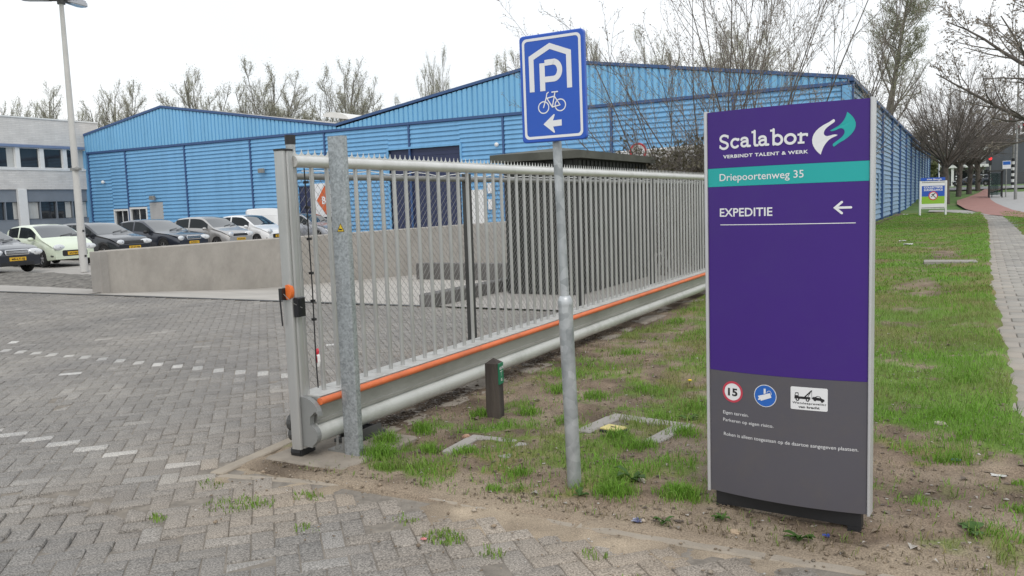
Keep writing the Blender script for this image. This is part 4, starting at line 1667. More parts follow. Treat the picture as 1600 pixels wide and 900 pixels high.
while c < yb + zb:
    z0, z1 = za, zb
    y0, y1 = c - z0, c - z1
    if y0 > yb:
        z0, y0 = c - yb, yb
    if y1 < ya:
        z1, y1 = c - ya, ya
    if z1 > z0 + .02:
        wire((y0, z0), (y1, z1), FX - .034)
    c += s
obj('wire_mesh', mb, WIRE, fence)
mb = MB()
pts = [(FX, 4.6 + .2 * k, 1.884 + .012 * math.sin(k * 1.9) + .006 * math.sin(k * 4.7)) for k in range(58)]
mb.tube(pts, .004, 5)
obj('top_wire', mb, WHITE, fence)

# ------------------------------------------------------------ transformer house
th = thing('transformer_house', 'dark green transformer house with a low overhanging roof beyond the chain link fence', 'transformer house', (-6.5, 14.8, 0))
mb = MB()
V, F = [], []
x0, x1, y0, y1 = -7.2, -5.78, 13.05, 16.55
mb.box(x0, x1, y0, y1, 0, 2.32)
k = y0 + .02
while k < y1 - .06:
    mb.box(x1 - .002, x1 + .025, k, k + .09, .15, 2.3)
    k += .175
k = x0 + .02
while k < x1 - .06:
    mb.box(k, k + .09, y0 - .025, y0 + .002, .15, 2.3)
    k += .175
obj('wall', mb, HOUSEG, th)
mb = MB()
a0, a1, b0, b1 = -7.38, -5.63, 12.87, 16.72
V = [(a0, b0, 2.325), (a1, b0, 2.325), (a1, b1, 2.325), (a0, b1, 2.325), (a0, b0, 2.455), (a1, b0, 2.455), (a1, b1, 2.455), (a0, b1, 2.455), (-6.5, 13.9, 2.585), (-6.5, 15.7, 2.585)]
F = [(3, 2, 1, 0), (0, 1, 5, 4), (1, 2, 6, 5), (2, 3, 7, 6), (3, 0, 4, 7), (4, 5, 8), (5, 6, 9, 8), (6, 7, 9), (7, 4, 8, 9)]
mb.add(V, F)
obj('roof', mb, HOUSER, th)
for y in (13.7, 15.0):
    mb = MB()
    mb.box(x1 + .026, x1 + .05, y, y + .95, .1, 2.1)
    d = obj('door', mb, HOUSEG, th)
    mb = MB()
    mb.box(x1 + .05, x1 + .075, y + .08, y + .12, 1.0, 1.15)
    obj('handle', mb, BLACK, d)

# white trailer beyond the house and the height sign before it
t = thing('white_trailer', 'plain white box trailer parked behind the transformer house in front of the blue hall', 'trailer', (-6.6, 22.6, 0), rad(-15.6))
def lobj(name, mb, mat, par, **k):
    return obj(name, mb, mat, par, world=False, **k)
mb = MB()
mb.cbox(-2.6, 2.6, 0, 2.4, .85, 3.02, .03)
lobj('box_body', mb, WHITE, t)
mb = MB()
mb.box(-2.5, 2.5, .2, 2.2, .65, .845)
lobj('chassis', mb, DARK, t)
for x in (-1.5, -.5):
    for y in (.25, 2.15):
        mb = MB()
        mb.tube([(x, y - .12, .42), (x, y + .12, .42)], .42, 18)
        lobj('wheel', mb, TYRE, t)

t = thing('height_limit_sign', 'round red rimmed height limit sign rising behind the transformer house roof', 'traffic sign', (-8.05, 22.4, 0))
mb = MB()
mb.tube([(-8.05, 22.43, 0), (-8.05, 22.43, 3.1)], .03, 8)
obj('post', mb, GALV2, t)
frH = plane_frame((-8.05, 22.385, 2.93), (1, .25, 0), (0, 0, 1))
mb = MB()
mb.prism([(.245 * math.cos(2 * PI * k / 28), .245 * math.sin(2 * PI * k / 28)) for k in range(28)], -.012, .0, frH)
pl_ = obj('sign_plate', mb, WHITEM, t)
mb = MB()
disc(mb, 0, 0, .24, frH, .003, 32, .185)
obj('red_rim', mb, SRED, pl_)
mb = MB()
text(mb, '4.2', -.12, .12, -.065, .13, frH, .003, .03)
obj('figures', mb, SBLACK, pl_)

# ------------------------------------------------------------ blue parking sign on its pole
ps = thing('parking_sign', 'tall blue parking garage sign with white arrow and bicycle on a thin galvanised pole', 'traffic sign', (-1.9, 4.138, 0))
lean = lambda z: -1.9 - .0255 * z
mb = MB()
mb.tube([(lean(-.05), 4.138, -.05), (lean(1.03), 4.138, 1.03)], .0400, 18)
lp = obj('lower_pole', mb, GALV2, ps, angle=50)
mb = MB()
mb.tube([(lean(1.03), 4.138, 1.03), (lean(1.05), 4.138, 1.05), (lean(1.072), 4.138, 1.072), (lean(1.085), 4.138, 1.085)], [.0405, .042, .036, .028], 18)
obj('reducer', mb, GALV2, lp, angle=60)
mb = MB()
mb.tube([(lean(1.08), 4.138, 1.08), (lean(2.46), 4.138, 2.46)], .0245, 16)
obj('upper_pole', mb, GALV2, ps, angle=50)
cxs, czs = -1.9395, 2.2085
frP = plane_frame((cxs, 4.078, czs), (1, 0, .005), (-.005, 0, 1))
mb = MB()
out_ = rrect(-.189, .189, -.284, .284, .022, 5)
inn_ = rrect(-.184, .184, -.279, .279, .020, 5)
n = len(out_)
vs = [frP(a, b, -.026) for a, b in out_] + [frP(a, b, -.003) for a, b in out_] + [frP(a, b, 0) for a, b in inn_]
mb.add(vs, [(i, (i + 1) % n, n + (i + 1) % n, n + i) for i in range(n)] + [(n + i, n + (i + 1) % n, 2 * n + (i + 1) % n, 2 * n + i) for i in range(n)] + [tuple(range(2 * n, 3 * n)), tuple(range(n - 1, -1, -1))])
sp = obj('sign_panel', mb, SBLUE, ps)
mb = MB()
for z in (-.15, .15):
    mb.box(-1.975 - .0255 * 0, -1.915, 4.105, 4.17, czs + z - .02, czs + z + .02)
obj('clamp', mb, GALVD, ps)
def rel(x, z):
    return (x - cxs, z - czs)
mb = MB()
o1, i1 = rrect(-.172, .172, -.266, .266, .026, 5), rrect(-.158, .158, -.252, .252, .018, 5)
n = len(o1)
mb.add([frP(a, b, .0012) for a, b in o1] + [frP(a, b, .0012) for a, b in i1], [(i, (i + 1) % n, n + (i + 1) % n, n + i) for i in range(n)])
obj('white_border', mb, WHITEM, sp)
mb = MB()
ribbon(mb, [rel(-2.0585, 2.193), rel(-2.0590, 2.372), rel(-1.9475, 2.424), rel(-1.8385, 2.380), rel(-1.8375, 2.197)], .029, frP, .0012, round_cap=False)
obj('garage_roof', mb, WHITEM, sp)
mb = MB()
pc = [rel(-1.995, 2.193), rel(-1.995, 2.339)]
ribbon(mb, pc, .031, frP, .0012, round_cap=False)
bowl = [rel(-1.9795, 2.339), rel(-1.925, 2.340)] + [(a, b) for a, b in arc(rel(-1.928, 2.296)[0], rel(-1.928, 2.296)[1], .036, .044, 85, -85, 12)] + [rel(-1.93, 2.252), rel(-1.9795, 2.252)]
ribbon(mb, bowl, .030, frP, .0015, round_cap=False)
obj('letter', mb, WHITEM, sp)
mb = MB()
w1, w2 = rel(-1.9935, 2.1065), rel(-1.895, 2.112)
disc(mb, *w1, .0335, frP, .0012, 28, .0275)
disc(mb, *w2, .0335, frP, .0012, 28, .0275)
def strk(pts, wd, k):
    ribbon(mb, pts, wd, frP, .0014 + .0003 * k)
bb = (w1[0] + .052, w1[1] - .002)
hd = (w1[0] + .018, w1[1] + .052)
se = (w1[0] + .066, w1[1] + .054)
strk([w1, hd], .0065, 1)
strk([hd, (hd[0] + .004, hd[1] + .020), (hd[0] + .013, hd[1] + .025)], .006, 2)
strk([hd, bb], .0065, 3)
strk([(hd[0] + .002, hd[1] - .006), se], .0065, 4)
strk([bb, se, (se[0] + .004, se[1] + .02)], .0065, 5)
strk([bb, w2], .006, 6)
strk([w2, se], .0055, 7)
strk([(se[0] - .013, se[1] + .022), (se[0] + .02, se[1] + .022)], .007, 8)
obj('bicycle_symbol', mb, WHITEM, sp)
mb = MB()
poly(mb, [rel(-1.998, 2.018), rel(-1.934, 2.068), rel(-1.929, 2.064), rel(-1.941, 2.034), rel(-1.890, 2.036), rel(-1.890, 2.004), rel(-1.941, 2.002), rel(-1.931, 1.972), rel(-1.936, 1.968)], frP, .0012)
obj('arrow', mb, WHITEM, sp)

# ------------------------------------------------------------ the company totem
PLx, PLy = -1.125, 4.12
ux, uy = .9963, -.0858
PW = .758
tot = thing('totem_sign', 'tall purple and grey curved company sign with a teal band standing on bare soil', 'sign', (-.75, 4.09, 0), 0)
BUL = .042
def frTt(a, z, c):
    q = (a / PW) * 2 - 1
    d = BUL * (1 - q * q) + c
    # outward normal of the flat chord is (uy, -ux)
    return (PLx + ux * a + uy * d, PLy + uy * a - ux * d, z)
def curved(mb, z0, z1, c0, c1, a0=.0, a1=PW, n=24):
    """a curved slab between heights z0, z1 and offsets c0 (back), c1 (front)."""
    V = []
    for k in range(n + 1):
        a = a0 + (a1 - a0) * k / n
        V += [frTt(a, z0, c1), frTt(a, z1, c1), frTt(a, z1, c0), frTt(a, z0, c0)]
    F = []
    for k in range(n):
        b = 4 * k
        for i in range(4):
            F.append((b + i, b + 4 + i, b + 4 + (i + 1) % 4, b + (i + 1) % 4))
    F += [(0, 1, 2, 3), tuple(4 * n + i for i in (3, 2, 1, 0))]
    mb.add(V, F)
for nm, z0, z1, mt in (('upper_panel', 1.7375, 2.01, PURPLE), ('teal_band', 1.6475, 1.7365, TEAL), ('purple_panel', .7325, 1.6465, PURPLE), ('grey_panel', .105, .7315, SGREY)):
    mb = MB()
    curved(mb, z0, z1, -.045, 0, .006, PW - .006)
    if nm == 'upper_panel':
        up = obj(nm, mb, mt, tot, angle=40)
    elif nm == 'teal_band':
        tb = obj(nm, mb, mt, tot, angle=40)
    elif nm == 'purple_panel':
        pp = obj(nm, mb, mt, tot, angle=40)
    else:
        gp = obj(nm, mb, mt, tot, angle=40)
# aluminium side profiles and the flat back
flat = lambda a, z, c: (PLx + ux * a + uy * c, PLy + uy * a - ux * c, z)
for a0, a1 in ((-.012, .004), (PW - .004, PW + .009)):
    mb = MB()
    P = rrect(a0, a1, -.071, .010, .005, 3)
    mb.prism([(a, c) for a, c in P], .10, 2.015, lambda a, c, z: flat(a, z, c))
    obj('side_profile', mb, M('totem_profile', (.60, .60, .61), .38, .4, .05) if 'totem_profile' not in MATS else MATS['totem_profile'], tot, angle=40)
mb = MB()
P = [(.004, -.07), (PW - .004, -.07), (PW - .004, -.05), (.004, -.05)]
mb.prism(P, .11, 2.005, lambda a, c, z: flat(a, z, c))
obj('rear_panel', mb, PURPLE, tot)
mb = MB()
mb.prism([(.03, -.06), (PW - .03, -.06), (PW - .03, -.005), (.03, -.005)], .034, .1045, lambda a, c, z: flat(a, z, c))
mb.prism([(.03, -.061), (.08, -.061), (.08, -.003), (.03, -.003)], -.12, .0335, lambda a, c, z: flat(a, z, c))
mb.prism([(PW - .09, -.061), (PW - .03, -.061), (PW - .03, -.003), (PW - .09, -.003)], -.14, .0335, lambda a, c, z: flat(a, z, c))
obj('plinth', mb, BLACK, tot)
# lettering of the totem; name drawn stroke by stroke as a slab letter
mb = MB()
SW = .0114
KK = [0]
def st_(pts, wd=SW, cap=True):
    KK[0] += 1
    ribbon(mb, pts, wd, frTt, .0012 + .00012 * KK[0], round_cap=cap)
B0, XH, AS = 1.8285, 1.8755, 1.9020
# S
st_([(.1135, 1.888)] + arc(.095, 1.877, .0195, .0155, 55, 185, 8) + bez((.0757, 1.875), (.078, 1.860), (.113, 1.862), (.1135, 1.8455), 8)[1:] + arc(.094, 1.8445, .0195, .0150, 0, -125, 8)[1:] + [(.0745, 1.838)])
st_([(.1150, 1.893), (.1150, 1.877)], .006, False)
st_([(.0735, 1.848), (.0735, 1.832)], .006, False)
# c
st_([(.1690, 1.8695)] + arc(.152, 1.852, .0190, .0200, 50, 315, 14))
st_([(.1685, 1.875), (.1685, 1.862)], .008, False)
# a
def let_a(x):
    st_([(x + .004, 1.8660)] + bez((x + .006, 1.870), (x + .012, 1.875), (x + .034, 1.878), (x + .034, 1.860), 8) + [(x + .034, 1.8385), (x + .036, 1.8345), (x + .046, 1.8345)])
    st_(bez((x + .034, 1.857), (x + .010, 1.859), (x + .002, 1.852), (x + .005, 1.842), 8) + bez((x + .005, 1.842), (x + .010, 1.830), (x + .028, 1.833), (x + .034, 1.844), 8)[1:], .0108)
let_a(.1800)
# l
st_([(.2345, 1.8975), (.2475, 1.8975)], .0100, False)
st_([(.2495, 1.9022), (.2495, 1.8420), (.2530, 1.8350), (.2640, 1.8345)], SW)
let_a(.2685)
# b
st_([(.3240, 1.8975), (.3385, 1.8975)], .0100, False)
st_([(.3400, 1.9022), (.3400, 1.8330)], SW)
st_([(.3400, 1.8640)] + bez((.343, 1.868), (.350, 1.8745), (.3600, 1.8745), (.3600, 1.8745), 4) + arc(.3590, 1.8530, .0195, .0205, 80, -130, 12) + [(.3400, 1.8370)], .0120)
# o
st_([(p[0], p[1]) for p in arc(.4165, 1.8530, .0225, .0205, 0, 350, 24)], .0122)
# r
st_([(.4490, 1.8700), (.4610, 1.8700)], .0095, False)
st_([(.4640, 1.8745), (.4640, 1.8340)], SW)
st_([(.4500, 1.8330), (.4800, 1.8330)], .0095, False)
st_([(.4640, 1.8560)] + bez((.466, 1.866), (.476, 1.8715), (.490, 1.8690), (.490, 1.8690), 6))
st_([(.4915, 1.8745), (.4915, 1.860)], .007, False)
obj('name_lettering', mb, WHITEM, up)
mb = MB()
text(mb, 'VERBINDT TALENT & WERK', .0890, .4960, 1.7835, .0160, frTt, .0012, .03, 1.12)
obj('motto_lettering', mb, WHITEM, up)
# the two-handed emblem
def seq(*parts):
    o = []
    for p in parts:
        o += p if not o else p[1:]
    return o
mb = MB()
hand = seq(bez((.550, 1.773), (.500, 1.815), (.497, 1.870), (.560, 1.905), 10), [(.560, 1.905), (.585, 1.917), (.604, 1.929)], bez((.604, 1.929), (.611, 1.926), (.612, 1.919), (.605, 1.914), 5), bez((.605, 1.914), (.590, 1.903), (.560, 1.888), (.563, 1.866), 8), bez((.563, 1.866), (.566, 1.856), (.575, 1.853), (.585, 1.856), 5), bez((.585, 1.856), (.605, 1.861), (.612, 1.862), (.621, 1.857), 6), bez((.621, 1.857), (.612, 1.850), (.600, 1.850), (.585, 1.838), 6), bez((.585, 1.838), (.568, 1.822), (.558, 1.805), (.550, 1.773), 8))[:-1]
poly(mb, hand, frTt, .0012)
obj('white_hand', mb, WHITEM, up)
mb = MB()
cx_, cz_ = .6045, 1.8655
hand2 = seq(bez((.660, 1.957), (.710, 1.917), (.708, 1.872), (.648, 1.833), 10), [(.648, 1.833), (.628, 1.822), (.606, 1.806)], bez((.606, 1.806), (.599, 1.809), (.599, 1.816), (.604, 1.821), 5), bez((.604, 1.821), (.622, 1.835), (.652, 1.850), (.650, 1.872), 8), bez((.650, 1.872), (.648, 1.884), (.637, 1.889), (.626, 1.885), 5), bez((.626, 1.885), (.610, 1.877), (.598, 1.873), (.589, 1.878), 6), bez((.589, 1.878), (.598, 1.884), (.612, 1.890), (.626, 1.899), 6), bez((.626, 1.899), (.645, 1.914), (.654, 1.930), (.660, 1.957), 8))[:-1]
poly(mb, hand2, frTt, .0012)
obj('teal_hand', mb, TEAL, up)
mb = MB()
text(mb, 'Driepoortenweg 35', .0690, .4760, 1.6745, .0345, frTt, .0012, .006)
obj('address_lettering', mb, WHITEM, tb)
mb = MB()
text(mb, 'EXPEDITIE', .0685, .3330, 1.5015, .0405, frTt, .0012, .016)
obj('direction_lettering', mb, WHITEM, pp)
mb = MB()
ribbon(mb, [(.6160, 1.5310), (.6780, 1.5310)], .0105, frTt, .0012)
ribbon(mb, [(.6400, 1.5560), (.6120, 1.5310), (.6400, 1.5060)], .0105, frTt, .0016)
obj('arrow', mb, WHITEM, pp)
mb = MB()
n = 16
for k in range(n):
    a0, a1 = .070 + (.628 / n) * k, .070 + (.628 / n) * (k + 1)
    poly(mb, [(a0, 1.4590), (a1, 1.4590), (a1, 1.4625), (a0, 1.4625)], frTt, .0010)
obj('rule_line', mb, WHITEM, pp)
# pictograms
mb = MB()
disc(mb, .1290, .6310, .0535, frTt, .0010)
d15 = obj('speed_sign', mb, WHITEM, gp)
mb = MB()
disc(mb, .1290, .6310, .0537, frTt, .0016, 44, .0430)
obj('red_rim', mb, M('rim_red', (.55, .05, .085), .45, 0, .03), d15)
mb = MB()
text(mb, '15', .1045, .1545, .6120, .0385, frTt, .0016, .03)
obj('figures', mb, SBLACK, d15)
mb = MB()
disc(mb, .2955, .6305, .0550, frTt, .0010)
dcc = obj('camera_sign', mb, WHITEM, gp)
mb = MB()
disc(mb, .2955, .6305, .0518, frTt, .0016)
obj('blue_disc', mb, SBLUE2, dcc)
mb = MB()
poly(mb, [(.2600, .6270), (.3200, .6470), (.3260, .6250), (.2740, .6040), (.2730, .6100), (.2620, .6070), (.2600, .6120), (.2655, .6165)], frTt, .0022)
poly(mb, [(.2885, .6400), (.2885, .6660), (.2985, .6660), (.2985, .6430)], frTt, .0024)
ribbon(mb, arc(.3150, .6430, .0110, .0140, 170, -20, 8), .0020, frTt, .0026)
obj('camera_symbol', mb, WHITEM, dcc)
mb = MB()
bar(mb, .4205, .5805, .5810, .6905, frTt, .0010, 10)
bar(mb, .4170, .4204, .5840, .6875, frTt, .0010, 1)
bar(mb, .5806, .5840, .5840, .6875, frTt, .0010, 1)
dtw = obj('tow_sign', mb, WHITEM, gp)
mb = MB()
z_ = .6330
poly(mb, [(.4350, z_), (.4350, z_ + .012), (.4390, z_ + .030), (.4535, z_ + .030), (.4540, z_ + .012), (.4780, z_ + .012), (.5070, z_ + .012), (.5070, z_)], frTt, .0016)
ribbon(mb, [(.4830, z_ + .012), (.5125, z_ + .043)], .0055, frTt, .0020)
ribbon(mb, [(.4960, z_ + .012), (.5100, z_ + .040)], .0025, frTt, .0024)
ribbon(mb, [(.5135, z_ + .042), (.5135, z_ + .006)], .0012, frTt, .0026)
for cx in (.4490, .4950):
    disc(mb, cx, z_ - .002, .0085, frTt, .0020, 16)
poly(mb, [(.5140, z_ + .006), (.5180, z_ + .014), (.5290, z_ + .015), (.5380, z_ + .020), (.5500, z_ + .018), (.5580, z_ + .009), (.5700, z_ + .004), (.5700, z_ - .004), (.5230, z_ - .0005)], frTt, .0018)
for cx, dz in ((.5280, .001), (.5600, -.004)):
    disc(mb, cx, z_ + dz, .0060, frTt, .0022, 14)
obj('tow_symbol', mb, SBLACK, dtw)
mb = MB()
poly(mb, [(.4395, z_ + .017), (.4415, z_ + .026), (.4505, z_ + .026), (.4510, z_ + .017)], frTt, .0024)
poly(mb, [(.5340, z_ + .013), (.5395, z_ + .017), (.5480, z_ + .0155), (.5520, z_ + .0110)], frTt, .0024)
for cx in (.4490, .4950):
    disc(mb, cx, z_ - .002, .0035, frTt, .0026, 10)
obj('symbol_windows', mb, WHITEM, dtw)
mb = MB()
text(mb, 'Wegsleepregeling', .4255, .5775, .6090, .0100, frTt, .0016, .02, 1.1)
text(mb, 'van kracht', .4530, .5490, .5900, .0115, frTt, .0016, .03)
obj('tow_lettering', mb, SBLACK, dtw)
mb = MB()
text(mb, 'Eigen terrein.', .0770, .2110, .5145, .0160, frTt, .0012)
obj('rules_lettering', mb, WHITEM, gp)
mb = MB()
text(mb, 'Parkeren op eigen risico.', .0770, .3350, .4765, .0160, frTt, .0012)
obj('rules_lettering', mb, WHITEM, gp)
mb = MB()
text(mb, 'Roken is alleen toegestaan op de daartoe aangegeven plaatsen.', .0800, .7160, .4030, .0170, frTt, .0012)
obj('rules_lettering', mb, WHITEM, gp)

# ------------------------------------------------------------ small timber marker post
t = thing('marker_post', 'short weathered timber post with a green plate beside the silver gate tube', 'post', (-3.07, 5.30, 0), rad(8))
mb = MB()
c = .052
pts = rrect(-c, c, -c, c, .006, 2)
n = len(pts)
vs = [(x * 1.04, y * 1.04, -.1) for x, y in pts] + [(x, y, .425) for x, y in pts] + [(0, 0, .462)]
mb.add(vs, [(i, (i + 1) % n, n + (i + 1) % n, n + i) for i in range(n)] + [(n + i, n + (i + 1) % n, 2 * n) for i in range(n)])
lobj('timber', mb, WOOD, t)
mb = MB()
mb.box(c + .001, c + .010, -.050, .036, .27, .425)
g = lobj('green_plate', mb, SGREEN, t)
frA = lambda a, z, cc: (c + .010 + cc, a, z)
mb = MB()
text(mb, 'AFSLUITER', -.046, .032, .380, .020, frA, .001, .03)
poly(mb, [(-.034, .362), (.014, .362), (.014, .367), (-.034, .367)], frA, .001)
poly(mb, [(-.013, .330), (-.009, .330), (-.009, .362), (-.013, .362)], frA, .001)
text(mb, '05', -.020, .006, .292, .022, frA, .001, .03)
lobj('plate_lettering', mb, WHITEM, g)

# ------------------------------------------------------------ concrete frames sunk in the verge, little things on the ground
def kerb_frame(name, label, cx, cy, rz, w_, d_, miss, b=.07, dz=.0):
    t = thing(name, label, 'concrete frame', (cx, cy, dz), rz)
    for k, (x0, x1, y0, y1) in enumerate(((-w_ / 2, w_ / 2, d_ / 2 - b, d_ / 2), (-w_ / 2, -w_ / 2 + b, -d_ / 2, d_ / 2 - b - .004), (w_ / 2 - b, w_ / 2, -d_ / 2, d_ / 2 - b - .004), (-w_ / 2 + b + .004, w_ / 2 - b - .004, -d_ / 2, -d_ / 2 + b))):
        if k in miss:
            continue
        mb = MB()
        mb.cbox(x0, x1, y0, y1, -.08, .020 + .005 * ((k * 7) % 3 - 1), .008)
        lobj('side_block', mb, CONC, t)
    mb = MB()
    mb.box(-w_ / 2 + b, w_ / 2 - b, -d_ / 2 + b, d_ / 2 - b, -.03, .004)
    lobj('soil_infill', mb, SAND, t)
    return t
kerb_frame('kerb_frame', 'half buried square of concrete edging next to the yellow capped box', -1.98, 5.35, rad(-8), .64, .54, (3,), .115, .014)
kerb_frame('kerb_frame', 'overgrown square of concrete edging in the soil before the timber post', -2.72, 4.60, rad(2), .48, .42, (3,), .085, .006)
t = thing('valve_box', 'small valve box with a yellow lid sunk inside the concrete edging', 'valve box', (-2.085, 5.20, .01), rad(-12))
mb = MB()
mb.cbox(-.078, .078, -.062, .062, -.08, .036, .006)
lobj('box_body', mb, BLACK, t)
mb = MB()
mb.cbox(-.074, .074, -.058, .058, .0365, .047, .004)
lid = lobj('lid', mb, M('faded_yellow', (.62, .53, .20), .6, 0, .2, 20, tint=(.35, .30, .14), tscale=14, tamt=.7), t)
mb = MB()
mb.box(-.018, .018, -.006, .006, .0472, .050)
lobj('lid_slot', mb, BLACK, lid)
t = thing('concrete_cover', 'flat concrete cover lying in the grass near the footpath', 'cover', (-.25, 19.8, verge_z(-.25, 19.8)), .05)
mb = MB()
mb.cbox(-.5, .5, -.24, .24, -.05, .05, .01)
lobj('slab', mb, CONC, t)
def crumple(name, label, cat, x, y, s, mat, seed, flat_=.4, z=None, group=None, stretch=1.):
    r = random.Random(seed)
    vs, fs = [], []
    n = 6
    for j in range(n):
        for i in range(n):
            u, v = i / (n - 1) - .5, j / (n - 1) - .5
            vs.append((x + u * s * stretch + r.uniform(-.08, .08) * s, y + v * s * .8 + r.uniform(-.08, .08) * s, (verge_z(x, y) if z is None else z) + .006 + abs(r.gauss(0, .22)) * s * flat_ + .15 * s * flat_))
    m = n * n
    vs += [(a, b, c_ - .002) for a, b, c_ in vs]
    for j in range(n - 1):
        for i in range(n - 1):
            q = j * n + i
            fs += [(q, q + 1, q + n + 1, q + n), (m + q + n, m + q + n + 1, m + q + 1, m + q)]
    mb = MB()
    mb.add(vs, fs)
    return tag(obj(name, mb, mat), label, cat, group)
BLUEL = M('litter_blue', (.03, .06, .30), .5, 0, .3, 60)
crumple('plastic_scrap', 'dark blue and white crumpled wrapper on the soil by the kerb between grass tufts', 'litter', -1.39, 3.76, .055, M('wrapper', (.05, .06, .16), .4, 0, .5, 40, tint=(.7, .7, .7), tscale=40, tamt=.9), 1)
crumple('plastic_scrap', 'small navy plastic scrap on bare soil below the foot of the purple sign', 'litter', -.545, 3.99, .032, BLUEL, 2, .6)
crumple('plastic_scrap', 'pale blue plastic scrap lying in the grass past the purple sign', 'litter', -.02, 5.36, .05, M('litter_sky', (.09, .18, .42), .5, 0, .2), 3)
crumple('paper_scrap', 'thin twisted white paper strip in the grass near the footpath slabs', 'litter', .19, 5.12, .04, M('soiled_paper', (.55, .54, .51), .7, 0, .1), 4, .3, stretch=1.9)
crumple('paper_scrap', 'white paper scrap in the lawn before the blue wall', 'litter', -1.40, 26.2, .26, WHITE, 5, .2)
crumple('paper_scrap', 'smaller white paper scrap in the lawn behind another scrap', 'litter', -1.66, 28.2, .20, WHITE, 6, .2)
crumple('paper_scrap', 'white paper scrap lying in the grass close to the blue hall wall', 'litter', -3.3, 58.5, .30, WHITE, 8, .2)
crumple('paper_scrap', 'tiny red and white paper scrap on the grey paving by a grass sprout', 'litter', -2.26, 3.17, .03, M('litter_red', (.55, .2, .2), .6, 0, .4, 60), 7, .4, z=.002)
def stone(label, x, y, s, mat, seed):
    r = random.Random(seed)
    mb = MB()
    mb.ball((x, y, verge_z(x, y) + s * .18), s, s * .7, s * .45, 9, 6)
    mb.v = [(a + r.uniform(-.12, .12) * s, b + r.uniform(-.12, .12) * s, c_ + r.uniform(-.08, .08) * s) for a, b, c_ in mb.v]
    tag(obj('stone', mb, mat), label, 'stone')
STN = M('pale_stone', (.42, .38, .31), .9, 0, .2, 30)
stone('pale flat stone on the soil between the pole and the purple sign', -1.565, 4.31, .026, STN, 1)
stone('tan stone on the trampled soil before the foot of the purple sign', -.93, 3.83, .028, M('tan_stone', (.42, .32, .22), .9, 0, .2, 30), 2)
stone('long pale stone on the soil beside the purple sign edge', -.12, 6.05, .04, STN, 3)
stone('reddish stone in the soil between gate and grass tufts', -3.02, 4.80, .035, M('red_stone', (.42, .26, .18), .9, 0, .25, 30), 4)
# rosette weeds
def weed(label, x, y, s, seed, upright=.35):
    r = random.Random(seed)
    mb = MB()
    z = verge_z(x, y) if y > 3.62 else 0
    for k in range(r.randint(8, 12)):
        a = r.uniform(0, 2 * PI)
        L = s * r.uniform(.6, 1.1)
        up = L * r.uniform(.15, upright * 1.6)
        wv = L * r.uniform(.16, .26)
        vs = []
        for q, ww, h in ((0, .15, 0), (.35, .8, .6), (.7, 1, .9), (1, .1, .75)):
            for sgn in (-1, 1):
                vs.append((x + math.cos(a) * L * q - math.sin(a) * wv * ww * sgn, y + math.sin(a) * L * q + math.cos(a) * wv * ww * sgn, z + up * h + .006 + .1 * wv * ww))
            vs.append((x + math.cos(a) * L * q, y + math.sin(a) * L * q, z + up * h + .002))
        fs = []
        for i in range(3):
            b = 3 * i
            fs += [(b, b + 2, b + 5, b + 3), (b + 2, b + 1, b + 4, b + 5)]
        mb.add(vs, fs)
    tag(obj('weed', mb, M_WEED, smooth=True), label, 'weed')
M_WEED = M_leaf('weed_leaf', (.075, .15, .035), .3, .3)
weed('leafy weed rosette by the kerb below the purple sign', -.64, 3.86, .075, 1)
weed('grey green weed between the pole foot and the grass tuft', -1.62, 4.30, .10, 2, .5)
weed('low weed beside the wrapper next to the kerb', -1.27, 3.80, .06, 3)
weed('flat weed at the foot of the pole among soil', -1.80, 3.98, .06, 4)
weed('broad leafed weed in the grass by the footpath slabs', .06, 4.22, .085, 5)
weed('small weed on the soil under the purple sign edge', -1.02, 3.93, .05, 6)
weed('weed rosette among grass past the yellow capped box', -1.72, 5.75, .08, 7)
# dandelion
mb = MB()
zz = verge_z(-2.04, 6.84)
mb.tube([(-2.04, 6.84, zz), (-2.035, 6.84, zz + .06)], .003, 5)
t = thing('dandelion', 'single yellow dandelion flower in the grass before the gate', 'flower', (-2.04, 6.84, zz))
obj('stem', mb, M_WEED, t)
mb = MB()
mb.ball((-2.035, 6.84, zz + .066), .018, .018, .008, 10, 5)
obj('flower_head', mb, YELLOW, t)
# ------------------------------------------------------------ cars
def interp(pts, x):
    if x <= pts[0][0]:
        return pts[0][1]
    for (a, b), (c, d) in zip(pts[:-1], pts[1:]):
        if x <= c:
            t = (x - a) / (c - a)
            return b + (d - b) * t
    return pts[-1][1]
def sm(pts, x, h=.06):
    return (interp(pts, x - h) + 2 * interp(pts, x) + interp(pts, x + h)) / 4

